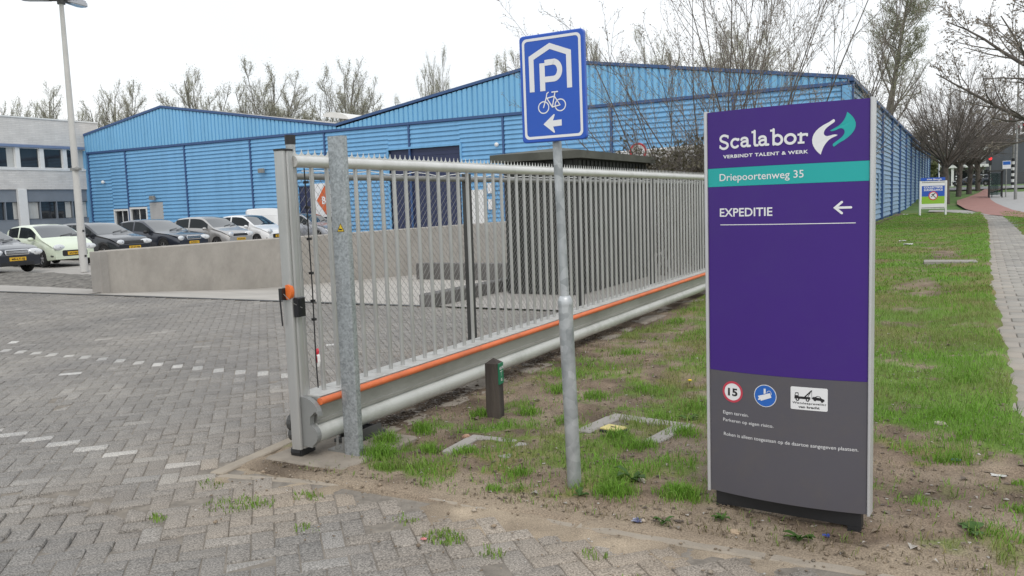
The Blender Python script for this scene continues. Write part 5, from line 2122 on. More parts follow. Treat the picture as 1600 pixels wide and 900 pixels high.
def car(name, label, cat, loc, rz, L, W, top, belt, glassx, wheels, wr, paint, group, grille='bar', plate=None, light=(.62, .13, .085), lz=.64, dark_trim=True, front_lift=.22, mirror=True, van=False, lx=.10):
    """top, belt: height profiles along x (front positive); glassx: rear glass x0,x1; windscreen x0,x1; side panes [(x0,x1)...]"""
    t = thing(name, label, cat, loc, rz, group)
    h = L / 2
    xs = sorted(set([round(-h + L * k / 60, 4) for k in range(61)] + [round(w_ + s * q, 4) for w_ in wheels for s in (-1, 1) for q in (wr * 1.12, wr * 1.09, wr * .8, wr * .45)] + [round(v, 4) for v in glassx[0] + glassx[1]] + [round(v, 4) for p in glassx[2] for v in p]))
    xs = [x for x in xs if -h <= x <= h]
    rings = []
    for x in xs:
        u = x / h
        tp = sm(top, x)
        bl = min(sm(belt, x), tp - .012)
        w_ = W / 2 * (1 - .17 * max(0, (abs(u) - .72) / .28) ** 2.4) * (1 - .02 * u)
        zb = .20 + .06 * abs(u) ** 4
        arch = zb
        for q in wheels:
            if abs(x - q) < wr * 1.12:
                arch = max(arch, wr + math.sqrt((wr * 1.12) ** 2 - (x - q) ** 2))
        zl = min(arch, bl - .06)
        g = tp - bl
        wt = w_ * (1 - (.06 if van else .20) * min(1, g / .5))
        z4 = zl + (bl - zl) * .45
        ring = [(0, zb), (w_ * .80, zb), (w_ * .97, zl), (w_ * .995, min(zl + .03, z4)), (w_, z4), (w_ * .985, bl - .035 * (1 if bl - z4 > .05 else .3)), (w_ * .955, bl)]
        yb = w_ * .955
        ring += [(yb + (wt - yb) * .10, bl + g * .10), (yb + (wt - yb) * .86, bl + g * .84), (wt * .90, bl + g * .955), (wt * .58, bl + g * .995), (0, tp + .012)]
        rings.append(ring)
    m = len(rings[0])
    V = []
    for x, ring in zip(xs, rings):
        V += [(x, y, z) for y, z in ring] + [(x, -y, z) for y, z in ring[1:-1][::-1]]
    n = 2 * m - 2
    body, wind, rearw, sides, under = [], [], [], [[] for _ in glassx[2]], []
    for i in range(len(xs) - 1):
        xm = (xs[i] + xs[i + 1]) / 2
        for k in range(n):
            f = (i * n + k, i * n + (k + 1) % n, (i + 1) * n + (k + 1) % n, (i + 1) * n + k)
            kk = k if k < m - 1 else n - 1 - k
            tgt = body
            if kk in (9, 10) and glassx[1][0] < xm < glassx[1][1]:
                tgt = wind
            elif kk in (9, 10) and glassx[0][0] < xm < glassx[0][1]:
                tgt = rearw
            elif kk == 7:
                for q, (a, b) in enumerate(glassx[2]):
                    if a < xm < b:
                        tgt = sides[q]
            elif kk in (0, 1):
                tgt = under
            tgt.append(f)
    body.append(tuple(range(n - 1, -1, -1)))
    e = (len(xs) - 1) * n
    body.append(tuple(range(e, e + n)))
    def sub(nm, fs, mat, par, lift=0., smooth=True):
        used = sorted(set(i for f in fs for i in f))
        mp = {v: k for k, v in enumerate(used)}
        mb = MB()
        mb.add([V[i] for i in used], [tuple(mp[i] for i in f) for f in fs])
        return lobj(nm, mb, mat, par, angle=42)
    bo = sub('body', body, paint, t)
    sub('underbody', under, BLACK, t)
    sub('windscreen', wind, GLASSC, t)
    if rearw:
        sub('rear_window', rearw, GLASSC, t)
    for s_ in sides:
        left = [f for f in s_ if V[f[0]][1] > 0]
        right = [f for f in s_ if V[f[0]][1] < 0]
        for q in (left, right):
            if q:
                sub('side_window', q, GLASSD, t)
    # door seams follow the body side
    mb = MB()
    for v in sorted(set([p[0] - .03 for p in glassx[2]] + [glassx[2][-1][1] + .10])):
        k_ = min(range(len(xs)), key=lambda q: abs(xs[q] - v))
        if any(abs(xs[k_] - q) < wr * 1.15 for q in wheels):
            continue
        for s in (-1, 1):
            mb.tube([(xs[k_], s * rings[k_][q][0] * 1.001, rings[k_][q][1]) for q in (3, 4, 5, 6)], .007, 4)
    for s in (-1, 1):
        for q in range(len(xs) - 1):
            if any(abs(xs[q] - w2) < wr * 1.2 or abs(xs[q + 1] - w2) < wr * 1.2 for w2 in wheels) or abs(xs[q]) > h - .3:
                continue
            mb.tube([(xs[q], s * rings[q][3][0] * 1.004, rings[q][3][1] + .06), (xs[q + 1], s * rings[q + 1][3][0] * 1.004, rings[q + 1][3][1] + .06)], .012, 4)
    if mb.f:
        tag(lobj('door_seam', mb, BLACK, bo), kind='stuff') if False else lobj('door_seam', mb, BLACK, bo)
    # dark wheel housings
    mb = MB()
    mb.box(-h + .25, h - .25, -W / 2 + .16, W / 2 - .16, .26, .62)
    lobj('wheel_housing', mb, BLACK, t)
    for q in wheels:
        for s in (-1, 1):
            y = s * (W / 2 - .10)
            mb = MB()
            prof = [(0.0, wr * .60), (.02, wr * .93), (.05, wr), (.15, wr), (.18, wr * .93), (.20, wr * .60)]
            vs = []
            N = 24
            for a, r in prof:
                vs += [(q + r * math.cos(2 * PI * k / N), y + s * (a - .1), wr + r * math.sin(2 * PI * k / N)) for k in range(N)]
            mb.add(vs, [(j * N + k, j * N + (k + 1) % N, (j + 1) * N + (k + 1) % N, (j + 1) * N + k) for j in range(5) for k in range(N)])
            wh = thing_local('wheel', t)
            lobj('tyre', mb, TYRE, wh, angle=40)
            mb = MB()
            R = wr * .64
            yf = y + s * .075
            for k in range(5):
                a = 2 * PI * k / 5 + .3
                c1, s1 = math.cos(a), math.sin(a)
                w2 = R * .16
                mb.add([(q - s1 * w2, yf, wr + c1 * w2), (q + s1 * w2, yf, wr - c1 * w2), (q + c1 * R + s1 * w2 * 1.4, yf - s * .01, wr + s1 * R - c1 * w2 * 1.4), (q + c1 * R - s1 * w2 * 1.4, yf - s * .01, wr + s1 * R + c1 * w2 * 1.4)], [(0, 1, 2, 3)])
            vs = [(q + r * math.cos(2 * PI * k / N), yf - s * d, wr + r * math.sin(2 * PI * k / N)) for r, d in ((R, .0), (R * .90, .012)) for k in range(N)]
            mb.add(vs, [(k, (k + 1) % N, N + (k + 1) % N, N + k) for k in range(N)])
            mb.ball((q, yf, wr), R * .22, .02, R * .22, 10, 6)
            lobj('rim', mb, RIM, wh)
    # front end
    xe = h
    def fx(y):
        """front surface x at half-width fraction, from the plan taper"""
        return xe
    if plate:
        mb = MB()
        mb.box(xe + .002, xe + .018, -.25, .25, .40, .51)
        pl = lobj('number_plate', mb, PLATE, bo)
        mb = MB()
        text(mb, plate, -.20, .20, .425, .062, lambda a, b, c: (xe + .018 + c, a, b), .002, .03)
        lobj('plate_lettering', mb, SBLACK, pl)
    if grille == 'chrome':
        mb = MB()
        mb.prism(rrect(-.36, .36, .585, .735, .05, 4), -.04, .006, lambda a, b, c: (xe + c - .25 * max(0, b - .62), a, b))
        gq = lobj('grille', mb, BLACK, bo)
        mb = MB()
        o1, i1 = rrect(-.37, .37, .575, .745, .055, 4), rrect(-.335, .335, .605, .715, .035, 4)
        fr = lambda a, b, c: (xe + c - .25 * max(0, b - .62), a, b)
        n_ = len(o1)
        mb.add([fr(a, b, .010) for a, b in o1] + [fr(a, b, .014) for a, b in i1], [(k, (k + 1) % n_, n_ + (k + 1) % n_, n_ + k) for k in range(n_)])
        for q in (.635, .66, .685):
            mb.add([fr(-.33, q - .005, .012), fr(.33, q - .005, .012), fr(.33, q + .005, .012), fr(-.33, q + .005, .012)], [(0, 1, 2, 3)])
        lobj('chrome_frame', mb, CHROME, gq)
        mb = MB()
        mb.box(xe - .03, xe + .004, -.5, .5, .26, .36)
        lobj('air_intake', mb, BLACK, bo)
    elif grille == 'mouth':
        mb = MB()
        mb.prism(rrect(-.42, .42, .36, .56, .05, 4), -.05, .001, lambda a, b, c: (xe + c, a, b))
        lobj('grille', mb, BLACK, bo)
        mb = MB()
        for s in (-1, 1):
            mb.prism([(s * .55, .33), (s * .74, .36), (s * .74, .40), (s * .58, .38)], -.08, .0, lambda a, b, c: (xe + c - .35 * max(0, abs(a) - .5), a, b))
        lobj('air_intake', mb, BLACK, bo)
    else:
        mb = MB()
        mb.prism(rrect(-.42, .42, .60, .70, .03, 4), -.05, .004, lambda a, b, c: (xe + c - .4 * max(0, b - .58), a, b))
        lobj('grille', mb, BLACK, bo)
        mb = MB()
        mb.prism(rrect(-.55, .55, .27, .37, .03, 4), -.05, .004, lambda a, b, c: (xe + c, a, b))
        lobj('air_intake', mb, BLACK, bo)
    for s in (-1, 1):
        mb = MB()
        mb.ball((0, 0, 0), .075, light[0] * .40, light[2] * 1.2, 16, 10)
        ca = -s * rad(20)
        yy, xx = s * (W / 2 - .31), xe - .055
        mb.v = [(xx + a * math.cos(ca) - b * math.sin(ca), yy + a * math.sin(ca) + b * math.cos(ca), lz + c_ - .35 * a) for a, b, c_ in mb.v]
        hl = lobj('headlight', mb, LAMPG, bo, angle=50)
        mb = MB()
        mb.ball((xx + .045, yy, lz), .04, .05, .05, 8, 6)
        lobj('bulb_housing', mb, CHROME, hl)
        mb = MB()
        mb.box(-h - .004, -h + .10, s * (W / 2 - .24) - .09, s * (W / 2 - .24) + .09, .72, .92)
        lobj('tail_light', mb, SRED, bo)
        if mirror:
            mb = MB()
            xm = glassx[1][0] + (glassx[1][1] - glassx[1][0]) * .58
            zm = interp(belt, xm) + .05
            mb.ball((xm, s * (W / 2 + .09), zm), .085, .10, .070, 12, 8)
            mb.tube([(xm + .02, s * (W / 2 - .05), zm - .04), (xm, s * (W / 2 + .05), zm - .02)], .025, 6)
            lobj('mirror', mb, paint if not dark_trim else BLACK, t, angle=60)
    mb = MB()
    xa, xb = glassx[1][1] - .03, glassx[1][1] - .10
    za = sm(top, xa) + .028
    mb.tube([(xa, -.05, za), (xa - .12, .42, sm(top, xa - .12) + .03)], .010, 5)
    mb.tube([(xa, .30, za), (xa - .10, .68, sm(top, xa - .10) + .02)], .010, 5)
    lobj('wiper', mb, BLACK, t)
    # door seams and handles
    mb = MB()
    for a, b in glassx[2][:2]:
        for s in (-1, 1):
            mb.cbox(a + .06, a + .22, s * (W / 2 - .002) - .012, s * (W / 2 - .002) + .012, interp(belt, a) - .13, interp(belt, a) - .10, .004)
    lobj('door_handle', mb, paint, t)
    return t
def thing_local(name, parent):
    o = bpy.data.objects.new(name, None)
    COL.objects.link(o)
    o.parent = parent
    o.empty_display_size = .1
    ORG[o.name] = (0, 0, 0)
    return o
GLASSD = M('side_glass', (.014, .019, .022), .08, 0, .2, .6, spec=.25)
GLASSC = M('car_glass', (.018, .024, .028), .03, 0, .2, .6, spec=1., coat=1.)
def paint(name, c, rough=.28, metal=.0):
    return M(name, c, rough, metal, .04, 2, coat=.7, spec=.5)
P_CHAR = paint('charcoal_paint', (.022, .026, .038), .28, .2)
P_GREEN = paint('pale_green_paint', (.66, .73, .58))
P_BLACK = paint('black_paint', (.022, .025, .032), .28, .3)
P_INK = paint('ink_blue_paint', (.028, .033, .048), .28, .3)
P_GREY = paint('warm_grey_paint', (.42, .41, .40), .32, .4)
P_WHITE = paint('white_car_paint', (.78, .78, .78))
P_SILV = paint('silver_paint', (.36, .37, .40), .3, .5)
GRP = 'cars parked in a row before the hall'
hatch_top = lambda L, H, hood=.95, nose=.62: [(-L / 2, .62), (-L / 2 + .03, .95), (-L / 2 + .16, 1.18 * H / 1.46), (-L / 2 + .42, H - .06), (-L / 2 + .95, H - .005), (-.30, H), (.12, H - .04), (.30, H - .11), (.88, hood + .07), (1.00, hood + .005), (L / 2 - .34, hood - .13), (L / 2 - .13, nose + .09), (L / 2 - .035, nose), (L / 2, nose - .08)]
hatch_belt = lambda L: [(-L / 2, .62), (-L / 2 + .2, .97), (-L / 2 + .6, .97), (0, .93), (.9, .885), (L / 2 - .4, .77), (L / 2 - .05, .60), (L / 2, .52)]
def hatch(label, x, y, L, W, H, pt, nm='parked_car', rz=0., plate=None, grille='mouth', light=(.62, .13, .085), trim=False, hood=.95, lz=.66, sides=None):
    xc = x - L / 2
    return car(nm, label, 'car', (xc, y, 0), rz, L, W, hatch_top(L, H, hood), hatch_belt(L), [[-L / 2 + .10, -L / 2 + .36], [.10, .93], sides or [(-L / 2 + .40, -.62), (-.54, .62)]], [-L / 2 + .60, L / 2 - .68], .285, pt, GRP, grille, plate, light, lz, dark_trim=trim)
sed_top = lambda L, H: [(-L / 2, .60), (-L / 2 + .03, .95), (-L / 2 + .12, 1.03), (-L / 2 + .62, 1.07), (-L / 2 + 1.25, H - .05), (-L / 2 + 1.75, H), (-.05, H - .005), (.22, H - .07), (1.02, .96), (1.12, .92), (L / 2 - .5, .83), (L / 2 - .14, .75), (L / 2 - .03, .66), (L / 2, .56)]
sed_belt = lambda L: [(-L / 2, .60), (-L / 2 + .2, .95), (-L / 2 + 1.2, .95), (0, .92), (1.05, .87), (L / 2 - .45, .78), (L / 2 - .05, .62), (L / 2, .53)]
def sedan(label, x, y, L, W, H, pt, plate=None, grille='chrome', rz=0., light=(.58, .14, .085), trim=True, lz=.645):
    return car('parked_car', label, 'car', (x - L / 2, y, 0), rz, L, W, sed_top(L, H), sed_belt(L), [[-L / 2 + .66, -L / 2 + 1.22], [.18, 1.06], [(-L / 2 + .98, -L / 2 + 1.32), (-L / 2 + 1.38, -.32), (-.24, .80)]], [-L / 2 + .95, L / 2 - .82], .315, pt, GRP, grille, plate, light, lz, dark_trim=trim)
sedan('charcoal saloon car with chrome grille parked nearest the lamp post side of the row', -25.04, 14.90, 4.5, 1.73, 1.43, P_CHAR, '48-LT-SJ', trim=True)
hatch('small pale green hatchback with a black mouth parked next to the lamp post', -26.5, 17.95, 3.43, 1.60, 1.44, P_GREEN, rz=rad(-7), plate='64-NKL-3')
hatch('black hatchback parked between the pale green car and the dark saloon', -27.8, 21.05, 4.11, 1.71, 1.43, P_BLACK, plate='27-GT-RB', grille='bar', light=(.58, .13, .075), trim=True, lz=.66)
sedan('ink blue saloon with chrome grille parked between the black and the grey hatchback', -28.5, 24.45, 4.84, 1.82, 1.46, P_INK, '18-PXK-7', trim=True)
hatch('warm grey small hatchback parked beside the white hatchback', -28.6, 27.15, 3.70, 1.66, 1.50, P_GREY, plate='35-ZN-HG', grille='bar', light=(.56, .14, .095), lz=.67)
hatch('small white hatchback parked between the grey car and the gate post', -29.0, 29.95, 3.62, 1.66, 1.50, P_WHITE, plate='80-TKL-1', grille='mouth', light=(.56, .14, .09), lz=.70)
hatch('silver hatchback seen through the chain link fence under the dock sign', -28.3, 35.0 - 1.6, 3.9, 1.7, 1.47, P_SILV, plate='92-HX-VB', grille='bar', trim=True)
# white delivery van, boxy
car('delivery_van', 'white boxy delivery van standing behind the small white hatchback', 'van', (-33.5, 33.6, 0), rad(133), 4.6, 1.9,
    [(-2.3, .5), (-2.29, 1.70), (-2.2, 1.80), (.5, 1.80), (.85, 1.74), (1.35, 1.18), (1.5, 1.08), (2.1, .88), (2.28, .65), (2.3, .45)],
    [(-2.3, .5), (-2.25, 1.05), (.9, 1.05), (1.4, 1.0), (2.1, .8), (2.3, .45)], [[-2.285, -2.28], [.80, 1.38], [(.55, 1.05)]], [-1.5, 1.5], .31, P_WHITE, None, 'bar', None, van=True)

# ------------------------------------------------------------ lamp post in the yard
t = thing('yard_lamp_post', 'tall grey tapered lamp post with four floodlight heads beside the pale green car', 'lamp post', (-23.25, 15.8, 0))
mb = MB()
mb.tube([(-23.25, 15.8, 0), (-23.25, 15.8, 1.35)], .115, 14)
lw = obj('pole_base', mb, M('lamp_post_coat', (.56, .55, .53), .5, .15, .08, 2), t, angle=50)
mb = MB()
mb.tube([(-23.25, 15.8, 1.35), (-23.25, 15.8, 3.2), (-23.25, 15.8, 7.85)], [.11, .098, .062], 14)
obj('pole', mb, MATS['lamp_post_coat'], t, angle=50)
mb = MB()
mb.box(-23.35, -23.12, 15.69, 15.91, 3.02, 3.10)
mb.ball((-23.10, 15.74, 3.06), .07, .07, .07, 8, 6)
obj('camera_bracket', mb, GALVD, t)
mb = MB()
for z in (.45, 1.2):
    mb.box(-23.137, -23.125, 15.77, 15.83, z, z + .06)
obj('hatch_bolt', mb, BLACK, lw)
mb = MB()
mb.tube([(-23.25, 15.8, 7.83), (-23.25, 15.8, 8.05)], .11, 12)
for a in (205, 25, 115, 295):
    c_, s_ = math.cos(rad(a)), math.sin(rad(a))
    mb.tube([(-23.25, 15.8, 7.95), (-23.25 + .5 * c_, 15.8 + .5 * s_, 7.98)], .04, 8)
obj('head_bracket', mb, DARK, t)
for a in (205, 25, 115, 295):
    mb = MB()
    c_, s_ = math.cos(rad(a)), math.sin(rad(a))
    prof = [(.28, -.12), (1.05, -.17), (1.22, -.10), (1.22, .10), (1.05, .17), (.28, .12)]
    fr = lambda p, q, z: (-23.25 + p * c_ - q * s_, 15.8 + p * s_ + q * c_, 7.96 + z + .06 * (p - .3))
    mb.prism(prof, .0, .10, fr)
    mb.prism([(p * .97 + .03, q * .7) for p, q in prof], .10, .17, fr)
    hd_ = obj('floodlight', mb, M('lamp_head', (.48, .48, .50), .4, .3, .05) if 'lamp_head' not in MATS else MATS['lamp_head'], t)
    mb = MB()
    mb.prism([(p * .9 + .08, q * .8) for p, q in prof], -.02, -.003, fr)
    obj('lens', mb, LAMPG, hd_)

# ------------------------------------------------------------ street things in the distance
t = thing('surveillance_board', 'white framed information board with a blue and lime panel standing in the grass', 'sign', (-1.73, 56.9, 0), 0)
p0, p1 = Vector((-2.27, 54.9)), Vector((-1.02, 57.6))
u_ = (p1 - p0).normalized()
ang = math.atan2(u_.y, u_.x)
W_ = (p1 - p0).length
# the board is turned towards the street
t.location = (-1.70, 56.6, 0)
t.rotation_euler = (0, 0, rad(22))
ORG[t.name] = (0, 0, 0)
hw = .74
for x in (-hw, hw):
    mb = MB()
    mb.cbox(x - .05, x + .05, -.05, .05, -.05, 2.10, .008)
    lobj('leg', mb, WHITE, t)
frI = lambda a, b, c: (a, -.035 - c, b)
def panel(nm, a0, a1, z0, z1, mat, off, par):
    mb = MB()
    mb.add([frI(a0, z0, off), frI(a1, z0, off), frI(a1, z1, off), frI(a0, z1, off)], [(0, 1, 2, 3)])
    return lobj(nm, mb, mat, par)
mb = MB()
mb.box(-hw + .052, hw - .052, -.035, .02, .42, 2.08)
bd = lobj('board', mb, WHITEM, t)
mb = MB()
mb.box(-hw + .03, hw - .06, -.03, .03, 2.105, 2.29)
hb = lobj('header', mb, SBLUE, t)
panel('blue_field', -.66, .66, 1.17, 1.80, SBLUE, .002, bd)
panel('lime_field', -.66, .66, .72, 1.169, LIME, .002, bd)
mb = MB()
for z in (.46, 1.98):
    poly(mb, [(-.66, z), (.66, z), (.66, z + .05), (-.66, z + .05)], frI, .002)
lobj('grey_stripe', mb, GALVD, bd)
mb = MB()
text(mb, 'COLLECTIEVE', -.54, .54, 1.66, .115, frI, .004, .04)
text(mb, 'SURVEILLANCE', -.54, .54, 1.50, .115, frI, .004, .04)
text(mb, 'Het Broek', -.36, .50, 2.145, .09, lambda a, b, c: (a, -.031 - c, b), .003, .03)
lobj('board_lettering', mb, WHITEM, bd)
mb = MB()
disc(mb, 0, 1.20, .27, frI, .006, 32)
ds = lobj('round_symbol', mb, SRED, bd)
mb = MB()
disc(mb, 0, 1.20, .21, frI, .008, 32)
lobj('symbol_field', mb, WHITEM, ds)
mb = MB()
ribbon(mb, [(-.12, 1.14), (-.02, 1.22), (.08, 1.16), (.13, 1.08)], .045, frI, .010)
ribbon(mb, [(-.02, 1.22), (.05, 1.30), (-.08, 1.28)], .045, frI, .012)
disc(mb, .09, 1.33, .035, frI, .011, 14)
lobj('running_figure', mb, SBLACK, ds)

# bus shelter
zt = terrain(2.4, 87)
t = thing('bus_shelter', 'dark framed glass bus shelter on the pavement beside the cycle path', 'bus shelter', (2.45, 87.2, zt))
for x, y in ((-.55, -1.0), (.45, -1.0), (-.55, 1.4), (.45, 1.4)):
    mb = MB()
    mb.box(x - .045, x + .045, y - .045, y + .045, 0, 2.35)
    lobj('post', mb, BLACK, t)
mb = MB()
mb.box(-.68, .58, -1.15, 1.55, 2.352, 2.45)
lobj('roof', mb, DARK, t)
for x0, x1, y0, y1 in ((-.56, -.54, -.93, 1.33), (-.50, .40, 1.39, 1.41), (-.50, .15, -1.01, -.99)):
    mb = MB()
    mb.box(x0, x1, y0, y1, .25, 2.2)
    lobj('glass_pane', mb, CLEAR, t)
mb = MB()
mb.box(-.5, -.1, -.6, 1.1, .45, .52)
mb.box(-.32, -.28, -.1, .0, 0, .449)
mb.box(-.32, -.28, .6, .7, 0, .449)
lobj('bench', mb, DARK, t)
t = thing('bus_stop_sign', 'pale bus stop panel on a thin post beside the bus shelter', 'sign', (3.2, 86.7, terrain(3.2, 86.7)))
mb = MB()
mb.tube([(0, 0, 0), (0, 0, 3.3)], .045, 8)
lobj('post', mb, GALVD, t)
mb = MB()
mb.box(-.30, .34, -.06, -.02, 2.55, 3.25)
bp_ = lobj('panel', mb, WHITEM, t)
mb = MB()
mb.box(-.27, .31, -.066, -.0605, 2.90, 3.2)
lobj('blue_header', mb, SBLUE2, bp_)

t = thing('street_lamp_post', 'slim grey street lamp post standing on the pavement past the bus shelter', 'lamp post', (3.72, 81.75, terrain(3.7, 81.7)))
mb = MB()
mb.tube([(0, 0, 0), (0, 0, 1.2), (0, 0, 1.25), (.0, 0, 13)], [.12, .12, .09, .06], 10)
lobj('pole', mb, GALVD, t, angle=50)
mb = MB()
mb.tube([(0, 0, 13), (.3, 0, 13.3), (1.6, 0, 13.5)], .045, 8)
mb.ball((2.0, 0, 13.5), .5, .16, .09, 10, 6)
lobj('lamp_head', mb, GALVD, t)
def striped_pole(label, x, y, h, lights, arm=None, stripe=1.6, r=.11, group=None):
    t = thing('traffic_light', label, 'traffic light', (x, y, terrain(x, y)))
    mb = MB()
    mb.tube([(0, 0, stripe), (0, 0, h)], r * .8, 10)
    if arm:
        mb.tube([(0, 0, h - .4), (arm * .5, 0, h + .1), (arm, 0, h + .15)], .08, 8)
    lobj('pole', mb, GALVD, t)
    for nm, par, mt in (('white_band', 0, WHITE), ('black_band', 1, BLACK)):
        n = 10
        for k in range(n):
            if k % 2 == par:
                mb = MB()
                mb.tube([(0, 0, stripe * k / n), (0, 0, stripe * (k + 1) / n)], r * (1.0 + .04 * par), 10)
                lobj(nm, mb, mt, t)
    for lx_, lz_, on in lights:
        mb = MB()
        mb.cbox(lx_ - .17, lx_ + .17, -.16, .1, lz_ - .5, lz_ + .5, .03)
        hd = lobj('signal_head', mb, BLACK, t)
        mb = MB()
        if on:
            mb.tube([(lx_, -.16, lz_ + .3), (lx_, -.19, lz_ + .3)], .20, 12)
            lobj('red_lens', mb, REDL, hd)
        else:
            mb.tube([(lx_, -.16, lz_ + .3), (lx_, -.17, lz_ + .3)], .11, 12)
            lobj('red_lens', mb, SRED, hd)
    return t
REDL = bpy.data.materials.new('lit_red')
REDL.use_nodes = True
b = REDL.node_tree.nodes['Principled BSDF']
b.inputs['Base Color'].default_value = (.6, .02, .02, 1)
b.inputs['Emission Color'].default_value = (1, .05, .06, 1)
b.inputs['Emission Strength'].default_value = .9
striped_pole('traffic light with a lit red lamp on a striped pole behind the second street tree', 1.2, 122.5, 3.3, [(0, 3.1, 1)])
striped_pole('traffic light with a lit red lamp near the bus shelter roof edge', 2.75, 122.5, 3.3, [(0, 3.1, 1)])
striped_pole('low striped pole seen against the dark car behind the street trees', 2.0, 123.4, 2.0, [])
striped_pole('low striped pole just past the first street tree trunk', -1.0, 121.0, 2.0, [])
striped_pole('tall thick striped traffic light pole beside the slim street lamp post', 4.68, 109.7, 8.2, [(-.35, 7.3, 0), (.4, 6.5, 0)], None, 3.3, .16)
striped_pole('traffic light pole with a curved arm next to the tall striped pole', 6.45, 108.0, 7.0, [(-.9, 6.6, 0)], -2.2, 3.0, .14)

# distant car and buildings
far_car = car('passing_car', 'dark blue estate car crossing the junction behind the street trees', 'car', (.75, 124.0, 1.80), rad(180) + .1, 4.3, 1.75, hatch_top(4.3, 1.48), hatch_belt(4.3), [[-2.0, -1.7], [.10, .93], [(-1.7, -.62), (-.54, .62)]], [-1.5, 1.45], .31, paint('distant_blue_paint', (.02, .028, .05)), None, 'bar', None)
t = thing('dark_warehouse', 'broad dark grey warehouse standing far behind the bus shelter', 'warehouse', (14, 172, 1.9))
mb = MB()
mb.box(-14.5, 30, 0, 20, -.5, 8.3)
lobj('wall', mb, M('dark_cladding', (.085, .092, .11), .6, 0, .12, .5, stretch=(3, 1, .1)), t)
mb = MB()
mb.box(-14.6, 30.1, -.1, 20.1, 8.302, 8.7)
lobj('roof_edge', mb, M('dark_roof_edge', (.05, .055, .07), .6), t)
for x in (-6, -1, 4, 9, 14):
    mb = MB()
    mb.box(x, x + 3.4, -.06, -.002, .3, 2.2)
    lobj('window', mb, GLASS, t)
t = thing('pale_office', 'pale grey low building with white columns seen between the street tree trunks', 'building', (-7, 160, 1.9))
mb = MB()
mb.box(-14, 10, 1.5, 14, -.5, 6.5)
lobj('wall', mb, M('pale_facade', (.30, .31, .315), .7, 0, .1, .6), t)
mb = MB()
for z in (3.1, 5.9):
    mb.box(-14.2, 10.4, -.4, 1.45, z, z + .45)
lobj('canopy', mb, OFRAME, t)
for k in range(7):
    mb = MB()
    mb.box(-13.6 + 3.7 * k, -13.2 + 3.7 * k, -.2, .2, -.5, 5.898 if False else 3.098)
    lobj('column', mb, OFRAME, t)
for k in range(7):
    mb = MB()
    mb.box(-12.8 + 3.5 * k, -10.2 + 3.5 * k, 1.44, 1.498, .2, 2.6)
    w_ = lobj('window', mb, GLASS, t)
t = thing('flag_pole', 'white flag pole standing beyond the far end of the blue hall wall', 'pole', (-2.9, 118, terrain(-2.9, 118)))
mb = MB()
mb.tube([(0, 0, 0), (0, 0, 6.6)], .09, 10)
lobj('pole', mb, WHITE, t)
mb = MB()
mb.ball((0, 0, 6.65), .13, .13, .13, 10, 6)
lobj('finial', mb, WHITE, t)
# ------------------------------------------------------------ trees
class Tw:
    """tubes of few sides gathered fast."""
    def __init__(s):
        s.V, s.F, s.n = [], [], 0
    def seg(s, pts, rs, n):
        V = s.V
        b = s.n
        m = len(pts)
        for i in range(m):
            p = pts[i]
            d = (pts[min(i + 1, m - 1)] - pts[max(i - 1, 0)])
            d.normalize()
            r = Vector((1, 0, 0)) if abs(d.x) < .7 else Vector((0, 1, 0))
            u = d.cross(r)
            u.normalize()
            v = d.cross(u)
            for k in range(n):
                a = 2 * PI * k / n
                V.append(p + (u * math.cos(a) + v * math.sin(a)) * rs[i])
        for i in range(m - 1):
            for k in range(n):
                l = (k + 1) % n
                s.F.append((b + i * n + k, b + i * n + l, b + (i + 1) * n + l, b + (i + 1) * n + k))
        s.n += m * n
    def leaf(s, p, sz, r):
        a = Vector((r.gauss(0, 1), r.gauss(0, 1), r.gauss(0, 1))).normalized()
        c = a.cross(Vector((r.gauss(0, 1), r.gauss(0, 1), r.gauss(0, 1))).normalized())
        s.V += [p + a * sz, p + c * sz * .6, p - a * sz * .7, p - c * sz * .5]
        s.F.append((s.n, s.n + 1, s.n + 2, s.n + 3))
        s.n += 4
    def build(s, name, mat, parent, smooth=True):
        return link(name, [tuple(v) for v in s.V], s.F, mat, parent, smooth, False)

def limb(r, p, d, L, rad0, rad1, nseg, wob, up):
    """a wandering branch axis: returns points and radii."""
    pts, rs = [p.copy()], [rad0]
    for i in range(nseg):
        d = (d + Vector((r.gauss(0, wob), r.gauss(0, wob), r.gauss(0, wob) + up))).normalized()
        p = p + d * (L / nseg)
        pts.append(p.copy())
        rs.append(rad0 + (rad1 - rad0) * (i + 1) / nseg)
    return pts, rs
def along(pts, t):
    k = t * (len(pts) - 1)
    i = min(int(k), len(pts) - 2)
    return pts[i].lerp(pts[i + 1], k - i), (pts[i + 1] - pts[i]).normalized()
def around(r, d, ang):
    """a direction turned away from d by ang, any way round."""
    q = d.cross(Vector((0, 0, 1)))
    if q.length < 1e-3:
        q = Vector((1, 0, 0))
    q.normalize()
    v = d.cross(q)
    a = r.uniform(0, 2 * PI)
    return (d * math.cos(ang) + (q * math.cos(a) + v * math.sin(a)) * math.sin(ang)).normalized()

